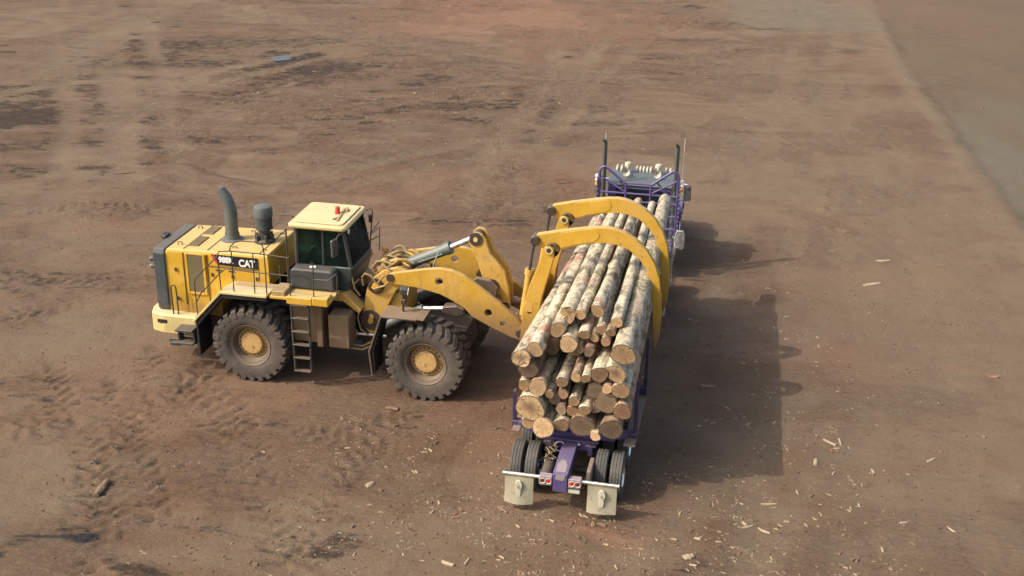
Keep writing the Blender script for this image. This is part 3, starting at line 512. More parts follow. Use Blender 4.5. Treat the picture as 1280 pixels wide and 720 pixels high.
# loft across y with rolled upper edges
rings = []
for y, up in ((-.97, 0.), (-.955, .55), (-.89, 1.), (.89, 1.), (.955, .55), (.97, 0.)):
    rings.append([(x, y * (1 - .012 * max(0, -x)), z - (.085 * (1 - up) if z > 3.0 else 0)) for x, z in hood])
vs = [p for r in rings for p in r]; n = len(hood); fs = [list(range(n)), [(len(rings) - 1) * n + i for i in range(n)]]
for i in range(len(rings) - 1):
    for k in range(n): fs.append([i * n + k, i * n + (k + 1) % n, (i + 1) * n + (k + 1) % n, (i + 1) * n + k])
mb.add(vs, fs)
for x in (-1.98, -1.33, .06):                                  # door seams
    mb.span(x, x + .016, -.976, -.955, 1.6 if x < -1.2 else 2.45, 3.03, 0, 1); mb.span(x, x + .016, .955, .976, 1.6 if x < -1.2 else 2.45, 3.03, 0, 1); mb.span(x, x + .014, -.88, .88, 3.06, 3.105 + .0222 * (x + 2.4) - .0, 0, 1)
for z in (2.72,): mb.span(-1.28, .03, -.976, -.955, z, z + .014, 0, 1)
for x in (-1.1, -.75): mb.span(x, x + .16, -.982, -.95, 2.62, 2.655, .004, 1)
for x, z in ((-2.2, 2.55), (-2.2, 1.75), (-1.2, 2.5), (.0, 2.5), (-.65, 2.5)):
    for s in (-1, 1): mb.span(x - .03, x + .03, s * .965, s * .985, z - .05, z + .05, .004, 1)
for x in (-2.2, -.7, .1):
    for y in (-.6, .6): mb.tube([(x - .06, y, 3.09), (x - .05, y, 3.17), (x + .05, y, 3.17), (x + .06, y, 3.10)], .014, 6, 1)
mb.build('engine_hood', ['yellow', 'rail'], LD)
mb = MB()                                                       # rear radiator shroud
gv = [(-.95, 1.38), (-.99, 1.6), (-.99, 2.95), (-.93, 3.08), (.93, 3.08), (.99, 2.95), (.99, 1.6), (.95, 1.38)]
mb.prism(gv, -2.80, -2.463, .03, axis='x')
for k in range(13): mb.span(-2.83, -2.79, -.8, .8, 1.55 + k * .105, 1.60 + k * .105, .006)
mb.build('radiator_grille', 'grille', LD)
mb = MB(); mb.span(-2.9, -2.78, -.25, .05, 3.03, 3.15, .02); mb.span(-2.93, -2.86, -.2, 0, 3.1, 3.17, .01); mb.build('rear_camera', 'greybox', LD)
for z in (2.75, 2.55):
    mb = MB(); mb.lathe([(.0, -2.93), (.06, -2.92), (.07, -2.86), (.05, -2.79)], 14, (0, -.88, z), axis='x'); o = mb.build('tail_lamp', 'grille', LD); q = MB(); q.lathe([(0, -2.937), (.045, -2.934), (.05, -2.925)], 12, (0, -.88, z), axis='x'); q.build('lamp_lens', 'lens_white' if z < 2.6 else 'lens_red', o)
for y in (-1, 1):
    mb = MB(); mb.span(-1.86, -1.42, y * .966, y * .985, 1.98, 3.0, .006)
    for k in range(24): mb.span(-1.85, -1.43, y * .984, y * .992, 2.0 + k * .041, 2.018 + k * .041, 0)
    o = mb.build('side_screen', 'vent', LD)
    f = MB(); f.span(-1.91, -1.85, y * .965, y * 1.0, 1.93, 3.03, .006); f.span(-1.43, -1.37, y * .965, y * 1.0, 1.93, 3.03, .006); f.span(-1.85, -1.43, y * .965, y * 1.0, 1.92, 1.98, .006); f.span(-1.85, -1.43, y * .965, y * 1.0, 3.0, 3.04, .006); f.build('screen_frame', 'yellow', o)
for y0, y1 in ((-.66, .02), (.22, .78)):
    mb = MB(); mb.span(-1.97, -1.68, y0, y1, 3.07, 3.128, .006)
    for k in range(int((y1 - y0) / .05)): mb.span(-1.96, -1.69, y0 + .02 + k * .05, y0 + .04 + k * .05, 3.12, 3.134, 0)
    mb.build('roof_screen', 'vent', LD)
# badge with its lettering
mb = MB(); mb.prism([(-1.10, 3.06), (-1.00, 2.80), (.05, 2.76), (.05, 3.06)], -.984, -.969, 0); bd = mb.build('badge', 'badge_black', LD)
mb = MB(); mb.prism([(-1.10, 3.061), (-1.20, 3.061), (-1.035, 2.79), (-1.00, 2.80)], -.986, -.969, 0); mb.build('badge_stripe', 'badge_red', bd)
lettering('988K', .21, 'whitep', bd, (-.985, -.990, 2.872), (PI / 2, 0, 0), sx=.85); lettering('CAT', .26, 'whitep', bd, (-.45, -.990, 2.81), (PI / 2, 0, 0), sx=.85)
# counterweight bumper
mb = MB(); mb.prism([(-3.06, -.72), (-2.92, -1.12), (-2.55, -1.22), (-1.62, -1.22), (-1.62, 1.22), (-2.55, 1.22), (-2.92, 1.12), (-3.06, .72)], .80, 1.37, .05, axis='z'); mb.span(-2.72, -2.45, -1.228, -1.21, 1.12, 1.22, .004, 1); mb.build('counterweight', ['yellow_top', 'black'], LD)
mb = MB(); mb.span(-3.18, -3.04, -.16, .16, .86, 1.0, .02); mb.lathe([(0, .8), (.05, .8), (.05, 1.06), (0, 1.06)], 12, (-3.12, 0, 0), axis='z'); mb.build('tow_hitch', 'pin', LD)
# exhaust, precleaner
mb = MB(); mb.lathe([(.30, 3.1), (.29, 3.14), (.20, 3.17), (.185, 3.3)], 24, (-1.03, 0, 0), axis='z'); mb.tube([(-1.03, 0, 3.12), (-1.03, 0, 3.5), (-1.02, 0, 3.85), (-1.05, 0, 4.08), (-1.13, 0, 4.28), (-1.25, 0, 4.46)], [.175, .165, .16, .155, .145, .12], 20, caps=False); mb.tube([(-1.25, 0, 4.46), (-1.26, 0, 4.475), (-1.15, 0, 4.3)], [.12, .105, .11], 20, caps=False); mb.build('exhaust_stack', 'exhaust', LD)
mb = MB(); mb.lathe([(.26, 3.12), (.26, 3.2), (.17, 3.24), (.15, 3.42), (.17, 3.47)], 22, (-.14, 0, 0), axis='z')
for k in range(6): a = k * PI / 3; mb.box((-.14 + .22 * math.cos(a), .22 * math.sin(a), 3.27), (.08, .05, .2), (0, 0, a))
p = mb.build('air_precleaner', 'dark', LD); mb = MB(); mb.lathe([(.16, 3.45), (.22, 3.5), (.225, 3.82)], 24, (-.14, 0, 0), axis='z'); mb.build('bowl', 'grille', p); mb = MB(); mb.lathe([(.225, 3.82), (.245, 3.83), (.245, 4.02), (.22, 4.1), (.12, 4.14), (0, 4.145)], 24, (-.14, 0, 0), axis='z'); mb.build('cap', 'exhaust', p)
# decks, fenders, ladder, boxes
for s in (-1, 1):
    mb = MB(); mb.prism([(-.52, s * .99), (2.2, s * .99), (2.2, s * 1.73), (.64, s * 1.73), (.60, s * 1.30), (-.52, s * 1.30)], 2.35, 2.42, .01, axis='z'); mb.span(-.45, .95, s * 1.03, s * 1.28, 2.42, 2.432, 0, 1); mb.span(.68, .98, s * 1.28, s * 1.66, 2.42, 2.431, 0, 1); mb.span(.68, 1.02, s * 1.12, s * 1.68, 2.42, 2.54, .015, 1); mb.build('side_deck', ['yellow', 'deck'], LD)
    mb = MB(); mb.span(1.08, 1.74, s * 1.5, s * 1.76, 2.26, 2.46, .02); mb.build('step_box', 'yellow', LD)
    mb = MB(); mb.span(1.76, 2.16, s * 1.42, s * 1.78, 2.28, 2.50, .02); mb.build('tool_box', 'yellow', LD)
    mb = MB(); mb.prism([(-1.42, 1.50), (-.62, 2.37), (.58, 2.37), (.58, 2.43), (-.64, 2.43), (-1.46, 1.53)], s * 1.30, s * 1.80, .008); mb.prism([(-1.42, 1.50), (-.62, 2.34), (-.53, 2.34), (-.53, 2.38), (-.64, 2.38), (-1.46, 1.53)], s * .98, s * 1.30, .008)
    f = mb.build('rear_fender', 'yellow_top', LD); mb = MB(); mb.prism([(-1.40, .55), (-1.40, 1.52), (-1.36, 1.52), (-1.34, .55)], s * .95, s * 1.7, .006); mb.build('fender_flap', 'black', f); mb = MB(); mb.prism([(-1.35, 1.40), (-.6, 2.25), (.55, 2.28), (.55, 2.345), (-.63, 2.345), (-1.38, 1.48)], s * .97, s * 1.76, .0); mb.build('liner', 'black', f)  # paler paint carries the brightness of the fender's sunlit slope
for s in (-1, 1):
    mb = MB(); n = 6
    for x in (1.17, 1.62): mb.tube([(x, s * 1.62, 2.3), (x, s * 1.66, 2.36), (x + .0, s * 1.68, 2.2), (x, s * 1.68, 1.4), (x + (.03 if x < 1.4 else -.0), s * 1.70, .42)], .032, 8)
    for k in range(n): mb.span(1.17, 1.62, s * (1.62), s * 1.76, .42 + k * .36, .455 + k * .36, .008)
    mb.build('ladder', 'rail', LD)
    mb = MB(); mb.span(1.95, 2.5, s * .75, s * 1.28, .95, 1.85, .03); mb.span(1.62, 1.78, s * .72, s * 1.22, .9, 2.28, .02); mb.span(.95, 1.62, s * .7, s * 1.1, .95, 2.3, .03); mb.build('fuel_tank', 'tan_steel', LD)
    mb = MB(); mb.prism([(2.0, 2.3), (2.3, 2.32), (2.72, 1.9), (2.66, 1.8), (2.25, 2.1), (2.0, 2.1)], s * .55, s * .95, .02); mb.build('cab_support', 'yellow_dirty', LD)
# engine-bay side rails (handrails)
def rail(paths, r=.016):
    mb = MB()
    for p in paths: mb.tube(p, r, 8)
    return mb.build('handrail', 'rail', LD)
Yr = -1.70
for s in (-1, 1):
    y = s * 1.70
    rail([[(-1.33, y, 1.58), (-1.34, y, 2.55), (-1.30, y, 2.68), (-.70, y, 3.30), (-.64, y, 3.36)], [(-1.32, y, 2.05), (-1.2, y, 2.28), (-.62, y, 2.9), (-.48, y, 3.02), (.25, y, 3.0)], [(-.66, y, 3.34), (-.64, y, 2.40)]])
    if s < 0: rail([[(-.66, y, 3.34), (-.62, y, 3.46), (-.3, y, 3.5), (.4, y, 3.5), (1.18, y, 3.46)], [(-.29, y, 3.5), (-.3, y, 2.42)], [(.27, y, 3.5), (.25, y, 2.42)], [(.25, y, 3.0), (1.15, y, 2.99)]])
    if s < 0: rail([[(-.33, y + .0, 3.5), (-.3, y, 3.62), (-.16, y, 3.76), (-.05, y, 3.79), (.42, y, 3.80), (.52, y, 3.76), (.56, y, 3.62), (.57, y, 3.0), (.56, y, 2.42)]])
    rail([[(1.19, y, 3.5), (1.18, y, 2.44)]])
    rail([[(1.74, y, 3.34), (1.76, y, 3.42), (1.80, y, 3.38), (1.78, y, 2.44)], [(1.78, y, 2.95), (2.18, y, 2.97), (2.38, y, 3.15), (2.40, y, 3.1), (2.38, y, 2.5)]])
    rail([[(.86, s * 1.02, 2.5), (.88, s * 1.02, 3.95)]], .024)
rail([[(-2.29, -1.13, 1.02), (-2.30, -1.13, 2.08), (-2.27, -1.13, 2.17), (-2.19, -1.13, 2.17), (-2.16, -1.13, 2.08), (-2.15, -1.13, 1.02)]], .019)
rail([[(-2.29, 1.13, 1.02), (-2.30, 1.13, 2.08), (-2.27, 1.13, 2.17), (-2.19, 1.13, 2.17), (-2.16, 1.13, 2.08), (-2.15, 1.13, 1.02)]], .019)
for s in (-1, 1): rail([[(.35, s * .9, 3.14), (.35, s * .9, 3.5), (.3, s * .85, 3.58), (-.5, s * .85, 3.58), (-.56, s * .85, 3.5), (-.56, s * .85, 3.12)]] if s > 0 else [[(.62, -.95, 2.42), (.62, -.95, 2.9)]])
mb = MB()
for z in (1.13, .78): mb.span(-2.05, -1.58, -1.62, -1.24, z - .03, z + .03, .01)
mb.span(-2.05, -2.0, -1.5, -1.24, .75, 1.14, .008); mb.span(-1.63, -1.58, -1.5, -1.24, .75, 1.14, .008); mb.span(-2.3, -2.05, -1.45, -1.3, .62, .70, .01); mb.span(-2.4, -1.5, -1.3, -1.23, .64, .74, .01); mb.build('entry_step', 'dark', LD)
# cab
mb = MB(); mb.prism([(.98, 2.36), (.98, 2.95), (2.46, 2.95), (2.47, 2.75), (2.36, 2.34)], -.78, .78, .03)
cab = mb.build('cab', 'cab_dark', LD)
for s in (-1, 1): mb = MB(); mb.prism([(.98, 2.44), (.98, 2.90), (1.04, 2.97), (2.05, 2.97), (2.12, 2.88), (2.12, 2.44)], s * .785, s * 1.18, .04); mb.build('side_locker', 'greybox', LD)
mb = MB(); mb.prism([(1.02, 2.952), (1.02, 2.96), (2.38, 2.96), (2.38, 2.952)], -.72, .72, 0); mb.build('cab_floor', 'black', cab)
rp = []
for cx, cy, a0 in ((2.22, .72, 0), (.98, .72, 90), (.98, -.72, 180), (2.22, -.72, 270)):
    for k in range(5): a = math.radians(a0 + k * 22.5); rp.append((cx + .14 * math.cos(a), cy + .14 * math.sin(a)))
mb = MB(); mb.prism(rp, 3.90, 4.03, .04, axis='z'); mb.prism([((x - 1.6) * .86 + 1.6, y * .86) for x, y in rp], 4.03, 4.07, .03, axis='z')
roof = mb.build('cab_roof', 'yellow_top', LD)
mb = MB()
mb.box((1.98, -.08, 4.085), (.07, .95, .03), (0, 0, .12)); mb.box((2.02, .28, 4.10), (.06, .25, .05), (0, 0, .3)); mb.box((1.95, -.4, 4.09), (.18, .05, .04), (0, 0, .9)); mb.build('roof_bracket', 'hose', roof)
mb = MB(); mb.lathe([(.075, 4.05), (.075, 4.11), (.06, 4.12), (.06, 4.23), (.045, 4.25), (0, 4.255)], 18, (1.86, .02, 0), axis='z'); mb.build('beacon', 'red', roof)
# pillars and glass
def pillar(a, b_, w=.055): mb.tube([a, b_], w, 6, smooth=False)
mb = MB()
for s in (-1, 1):
    y = s * .75; pillar((1.03, y, 2.95), (1.03, s * .73, 3.92)); pillar((1.72, y, 2.95), (1.72, s * .73, 3.92), .035); pillar((2.42, s * .72, 2.95), (2.24, s * .70, 3.92), .05)
pillar((2.445, 0, 2.95), (2.27, 0, 3.92), .02); mb.span(1.03, 2.25, -.75, -.70, 3.86, 3.91); mb.span(1.03, 2.25, .70, .75, 3.86, 3.91); mb.span(1.03, 1.10, -.72, .72, 3.86, 3.91); mb.span(2.2, 2.26, -.7, .7, 3.86, 3.91)
mb.build('cab_frame', 'dark', LD)
def pane(q, name='window_pane'):
    q = [Vector(p) for p in q]; nn = (q[1] - q[0]).cross(q[2] - q[0]).normalized() * .004
    mb = MB(); mb.add([p + nn for p in q] + [p - nn for p in q], [[0, 1, 2, 3], [7, 6, 5, 4], [0, 4, 5, 1], [1, 5, 6, 2], [2, 6, 7, 3], [3, 7, 4, 0]]); mb.build(name, 'glass', LD)
for s in (-1, 1):
    pane([(1.07, s * .765, 2.96), (1.69, s * .765, 2.96), (1.69, s * .75, 3.88), (1.07, s * .75, 3.88)]); pane([(1.75, s * .765, 2.96), (2.38, s * .74, 2.96), (2.21, s * .72, 3.88), (1.75, s * .75, 3.88)])
pane([(2.465, -.70, 2.96), (2.465, -.01, 2.96), (2.29, -.01, 3.88), (2.29, -.68, 3.88)], 'windshield'); pane([(2.465, .70, 2.96), (2.465, .01, 2.96), (2.29, .01, 3.88), (2.29, .68, 3.88)], 'windshield')
pane([(1.005, -.70, 2.96), (1.005, .70, 2.96), (1.005, .68, 3.88), (1.005, -.68, 3.88)], 'rear_window')
mb = MB(); mb.span(1.35, 1.85, -.26, .26, 2.97, 3.15, .06); mb.box((1.36, 0, 3.42), (.14, .48, .62), (0, -.12, 0), .05); mb.box((1.31, 0, 3.8), (.1, .26, .16), (0, -.1, 0), .03); mb.span(1.5, 1.8, -.36, -.28, 3.2, 3.26, .02); mb.span(1.5, 1.8, .28, .36, 3.2, 3.26, .02); mb.build('operator_seat', 'seatgrey', LD)
mb = MB(); mb.span(2.1, 2.36, -.3, .3, 2.96, 3.25, .05); mb.tube([(2.15, 0, 3.2), (2.0, 0, 3.42)], .03, 8); mb.lathe([(.17, -.012), (.185, 0), (.17, .012)], 20, (0, 0, 0), axis='z', close=True); k = len(mb.v) - 60; mb.v[k:] = [tuple(Matrix.Translation((1.98, 0, 3.44)) @ Matrix.Rotation(-.5, 4, 'Y') @ Vector(p)) for p in mb.v[k:]]; mb.build('control_console', 'black', LD)
for x, y in ((1.5, -.98), (1.28, -1.02)): pass
mb = MB(); mb.box((1.52, -.99, 2.985), (.16, .1, .02), (0, 0, .2), .004); mb.build('white_paper', 'whitep', LD)  # flat piece of white paper on top of the side locker
for s in (-1, 1):
    mb = MB(); mb.box((2.12, s * 1.02, 3.55), (.07, .23, .46), (0, 0, s * .25), .03); mr = mb.build('mirror', 'greybox', LD); mb = MB(); mb.box((2.085, s * 1.03, 3.55), (.012, .18, .40), (0, 0, s * .25), .004); mb.build('mirror_glass', 'chrome', mr); mb = MB(); mb.tube([(2.28, s * .72, 3.86), (2.2, s * .98, 3.86), (2.15, s * 1.03, 3.7)], .018, 6); mb.build('mirror_arm', 'rail', mr)
mb = MB(); mb.tube([(2.27, .80, 3.88), (2.45, .86, 3.98), (2.5, .86, 3.9), (2.44, .84, 3.3), (2.42, .8, 2.9)], .016, 6); mb.tube([(2.44, .84, 3.3), (2.66, .9, 3.62)], .012, 6); mb.tube([(2.43, .82, 3.1), (2.62, .88, 3.22)], .014, 6); mb.box((2.44, .86, 3.7), (.1, .1, .2), (0, 0, .2)); mb.build('grab_rail', 'rail', LD)
for y in (-.62, .62):
    mb = MB(); mb.lathe([(0, 2.36), (.075, 2.355), (.085, 2.28), (.05, 2.2), (0, 2.2)], 14, (0, y, 3.86), axis='x'); o = mb.build('work_lamp', 'black', LD); q = MB(); q.lathe([(0, 2.365), (.065, 2.362), (.07, 2.35)], 14, (0, y, 3.86), axis='x'); q.build('lamp_lens', 'lens_white', o)
# loader tower, hoses
for s in (-1, 1):
    mb = MB(); mb.prism([(2.70, 1.30), (2.62, 1.60), (2.70, 1.9), (2.80, 2.42), (2.98, 2.72), (3.25, 2.93), (3.6, 3.05), (3.82, 2.98), (3.86, 2.7), (3.55, 2.4), (3.35, 2.0), (3.3, 1.4), (3.1, 1.15), (2.85, 1.15)], s * .55, s * .68, .02); t = mb.build('loader_tower', 'yellow_dirty', LD)
    mb = MB(); mb.lathe([(.20, s * .67), (.20, s * .73), (.15, s * .74), (.15, s * .68)], 22, (3.05, 0, 2.50)); mb.build('pin_boss', 'pin', t); mb = MB(); mb.lathe([(.27, s * .68), (.27, s * .71), (.0, s * .71)], 24, (2.88, 0, 1.55)); mb.build('pin_boss', 'pin', t)
    mb = MB(); mb.box((3.05, s * .74, 2.50), (.17, .10, .17), (0, .5, 0), .02); mb.prism([(2.80, 1.52), (2.86, 1.45), (2.96, 1.50), (2.97, 1.68), (2.88, 1.74)], s * .70, s * .76, .01); mb.build('bolt_plate', 'yellow', t)
mb = MB(); mb.span(2.95, 3.75, -.56, .56, 1.6, 2.3, .03); mb.span(3.1, 3.8, -.55, .55, 2.75, 2.9, .03); mb.build('tower_crossplate', 'yellow_dirty', LD)
rg = random.Random(5)
for k in range(12):
    y0 = -.50 + k * .085; h = rg.uniform(.12, .34); x0 = 2.92 + rg.uniform(-.1, .12); x1 = 3.65 + rg.uniform(-.1, .25); y1 = y0 + rg.uniform(-.22, .22); z0 = 2.72; z1 = 3.0 + rg.uniform(-.1, .06); mb = MB(); sp = []
    for j in range(17):
        f = j / 16; sp.append((x0 + (x1 - x0) * f + .05 * math.sin(f * 6 + k), y0 + (y1 - y0) * f + .07 * math.sin(f * PI * 2 + k * 1.7), z0 + (z1 - z0) * f + h * math.sin(f * PI) ** .8 + .03 * math.sin(9 * f + k)))
    mb.tube(sp, rg.uniform(.026, .038), 8); mb.build('hydraulic_hose', 'hose' if k % 3 else 'yellow_dirty', LD)
for k in range(7):
    mb = MB(); x, y = 2.98 + .11 * k, rg.uniform(-.45, .4); mb.box((x, y, 2.98 + rg.uniform(-.03, .12)), (.13, .16, .12), (rg.uniform(-.3, .3), rg.uniform(-.4, .4), rg.uniform(0, 2)), .02); mb.tube([(x, y - .1, 2.97), (x, y + .1, 2.99)], .045, 8); mb.build('valve_block', 'yellow_dirty', LD)
for p in ([(2.72, -.72, 2.5), (2.72, -.78, 2.75), (2.8, -.78, 2.85), (2.95, -.78, 2.8), (3.1, -.78, 2.6), (3.3, -.78, 2.85)], [(2.65, -.7, 2.0), (2.55, -.75, 1.6), (2.62, -.75, 1.3), (2.8, -.72, 1.15)], [(2.3, -.7, 2.5), (2.45, -.75, 2.7), (2.5, -.75, 2.4), (2.62, -.7, 2.2)], [(2.0, -.8, 1.05), (2.3, -.9, .82), (2.7, -.9, .80), (3.0, -.85, .95)], [(2.0, -.78, 1.1), (2.3, -.86, .9), (2.7, -.86, .88), (3.0, -.8, 1.05)], [(3.0, -.8, 2.45), (3.3, -.82, 2.58), (3.5, -.8, 2.78), (3.4, -.75, 3.02), (3.2, -.7, 3.1)], [(2.9, -.6, 2.9), (3.05, -.6, 3.12), (3.25, -.6, 3.16), (3.45, -.6, 3.08), (3.6, -.6, 3.2)]):
    mb = MB(); mb.tube(p, .026, 8); mb.build('hydraulic_hose', 'hose', LD)
for k in range(6):
    mb = MB(); y = -.5 + k * .2; mb.tube([(2.15, y, 1.9), (2.4, y, 1.55 - .05 * (k % 2)), (2.7, y, 1.6), (2.95, y, 1.9)], .03, 7); mb.build('hydraulic_hose', 'black', LD)
# lift arms
arm = [(3.32, 2.78), (3.45, 2.93), (3.75, 3.00), (4.03, 3.06), (4.40, 3.14), (4.74, 3.19), (5.04, 3.16), (5.34, 3.05), (5.74, 2.78), (6.24, 2.41), (6.69, 2.03), (6.88, 1.80), (6.93, 1.62), (6.82, 1.48), (6.56, 1.53), (6.05, 1.74), (5.54, 1.99), (5.34, 2.20), (5.04, 2.37), (4.73, 2.51), (4.18, 2.62), (3.55, 2.66), (3.36, 2.68)]
for s in (-1, 1):
    mb = MB(); mb.prism(arm, s * .72, s * .85, .012); o = mb.build('lift_arm', 'yellow_arm', LD); cut(o, [(4.71, 2.85, .10), (5.95, 2.14, .10), (6.32, 1.90, .075)])
    mb = MB(); mb.lathe([(0, s * .87), (.11, s * .87), (.12, s * .85)], 18, (6.76, 0, 1.66)); mb.build('arm_pin', 'pin', o); mb = MB(); mb.lathe([(0, s * .875), (.1, s * .875), (.11, s * .85)], 18, (3.47, 0, 2.82)); mb.build('arm_pin', 'pin', o)
    # lift cylinder
    mb = MB(); mb.tube([(3.1, s * .62, 1.35), (4.25, s * .62, 1.98)], .12, 16); mb.lathe([(0, -.09), (.13, -.08), (.13, .08), (0, .09)], 14, (3.05, s * .62, 1.32)); o = mb.build('lift_cylinder', 'cyl', LD)
    mb = MB(); mb.tube([(4.25, s * .62, 1.98), (4.85, s * .74, 2.10)], .06, 14); mb.build('cylinder_rod', 'rod', o); mb = MB(); mb.prism([(4.78, 2.03), (4.8, 2.2), (5.15, 2.26), (5.36, 2.2), (5.36, 2.02), (5.15, 1.95)], s * .60, s * .90, .03); mb.build('rod_eye', 'pin', o)
mb = MB(); mb.tube([(5.78, -.73, 2.32), (5.78, .73, 2.32)], .22, 20)
for s in (-1, 1): mb.prism([(5.5, 2.3), (5.35, 2.68), (5.55, 2.86), (5.9, 2.82), (6.1, 2.62), (6.05, 2.3)], s * .30, s * .42, .03)
mb.build('arm_crosstube', 'brown_steel', LD)
# bellcrank
bc = [(5.30, 3.72), (5.34, 3.88), (5.48, 3.98), (5.64, 3.94), (5.74, 3.80), (5.86, 3.44), (6.02, 3.27), (6.23, 3.01), (6.33, 2.59), (6.38, 2.05), (6.30, 1.95), (6.18, 2.0), (6.12, 2.35), (5.92, 2.44), (5.68, 2.72), (5.54, 3.16), (5.40, 3.50)]
for s in (-1, 1):
    mb = MB(); mb.prism(bc, s * .14, s * .24, .02); o = mb.build('bellcrank', 'yellow_dirty', LD)
    for x, z, r in ((5.49, 3.80, .17), (5.90, 2.60, .19), (6.26, 2.1, .1)): mb = MB(); mb.lathe([(r, s * .23), (r, s * .265), (r * .45, s * .27), (r * .4, s * .255)], 20, (x, 0, z)); mb.build('pin_boss', 'pin', o)
    for x, z, r in ((5.49, 3.80, .06), (5.90, 2.60, .07)): mb = MB(); mb.lathe([(0, s * .285), (r, s * .285), (r, s * .25)], 14, (x, 0, z)); mb.build('pin_end', 'yellow_top', o)
mb = MB(); mb.tube([(3.62, 0, 2.86), (4.72, 0, 3.40)], .145, 20); mb.tube([(4.66, 0, 3.37), (4.80, 0, 3.44)], .165, 20); mb.tube([(4.0, -.16, 3.02), (4.62, -.17, 3.30)], .02, 6); mb.tube([(4.55, -.02, 3.46), (4.45, -.3, 3.1), (4.4, -.35, 2.9)], .022, 6); tc_ = mb.build('tilt_cylinder', 'cyl', LD)
mb = MB(); mb.tube([(4.78, 0, 3.43), (5.42, 0, 3.77)], .07, 16); mb.build('cylinder_rod', 'rod', tc_); mb = MB(); mb.lathe([(0, -.135), (.15, -.13), (.15, .13), (0, .135)], 18, (5.49, 0, 3.80)); mb.build('rod_eye', 'pin', tc_)
mb = MB(); mb.tube([(6.26, 0, 2.1), (6.62, 0, 2.18), (7.0, 0, 2.30)], [.11, .085, .11], 12); mb.build('tilt_link', 'brown_steel', LD)
# front fenders with their lamps
for s in (-1, 1):
    mb = MB(); mb.prism([(3.48, 2.13), (4.36, 2.13), (4.38, 2.17), (3.46, 2.17)], s * 1.03, s * 1.74, .008); mb.prism([(3.46, 2.165), (3.50, 2.14), (3.18, 1.18), (3.24, .52), (3.20, .52), (3.13, 1.18)], s * 1.03, s * 1.74, .008); mb.box((4.45, s * 1.38, 2.165), (.2, .7, .03), (0, .12, 0), .006)
    f = mb.build('front_fender', 'brown_steel', LD); mb = MB(); mb.prism([(3.50, 2.08), (3.52, 2.12), (3.26, 1.2), (3.29, .6), (3.26, .6), (3.21, 1.2)], s * 1.0, s * 1.70, 0); mb.build('liner', 'black', f)
    mb = MB(); mb.tube([(3.93, s * 1.32, 2.15), (3.93, s * 1.32, 2.55), (3.95, s * 1.32, 2.62)], .03, 8); mb.box((3.95, s * 1.32, 2.45), (.12, .14, .12)); mb.tube([(3.95, s * 1.3, 2.5), (4.12, s * 1.36, 2.72)], .022, 6); p = mb.build('lamp_post', 'pin', LD)
    mb = MB(); mb.box((3.95, s * 1.3, 2.72), (.2, .22, .17), (0, .1, .2), .03); mb.build('headlamp', 'greybox', p); mb = MB(); mb.box((4.06, s * 1.31, 2.71), (.02, .18, .13), (0, .1, .2), .005); mb.build('lamp_lens', 'lens_white', p)
# clamp carriage
mb = MB(); mb.span(6.86, 7.08, -1.28, 1.28, 1.36, 1.62, .02); mb.span(6.92, 7.14, -1.28, 1.28, 2.45, 2.7, .02); mb.prism([(6.62, 1.45), (6.7, 1.95), (6.90, 2.45), (7.02, 2.45), (6.96, 1.4)], -.68, -.56, .012); mb.prism([(6.62, 1.45), (6.7, 1.95), (6.90, 2.45), (7.02, 2.45), (6.96, 1.4)], .56, .68, .012); mb.prism([(6.9, 2.1), (6.92, 2.45), (7.04, 2.45), (7.0, 2.1)], -.3, .3, .012); mb.span(6.94, 7.0, -1.0, 1.0, 1.6, 2.46, .0)
mb.build('clamp_carriage', 'yellow_dirty', LD)
mast = [(7.36, 4.12), (7.30, 3.9), (7.20, 3.58), (7.03, 3.13), (6.93, 2.65), (6.87, 2.18), (6.83, 1.6), (6.86, 1.22), (6.98, 1.1), (7.2, 1.12), (7.26, 1.6), (7.27, 2.2), (7.32, 2.75), (7.40, 3.1), (7.5, 3.5), (7.61, 3.95), (7.60, 4.14), (7.48, 4.22)]
outer = [(7.10, 4.20), (7.10, 4.32), (7.18, 4.41), (7.67, 4.53), (8.25, 4.65), (8.55, 4.70), (8.80, 4.72), (8.98, 4.70), (9.24, 4.62), (9.49, 4.48), (9.75, 4.24), (9.95, 3.93), (10.08, 3.58), (10.15, 3.08), (10.18, 2.53), (10.16, 2.1), (10.09, 1.80)]
inner = [(10.05, 1.82), (10.02, 2.1), (9.98, 2.6), (9.93, 3.06), (9.86, 3.5), (9.76, 3.78), (9.6, 4.0), (9.35, 4.21), (9.09, 4.31), (8.8, 4.34), (8.47, 4.3), (8.06, 4.2), (7.74, 4.08), (7.52, 4.0), (7.34, 4.06), (7.18, 4.13)]
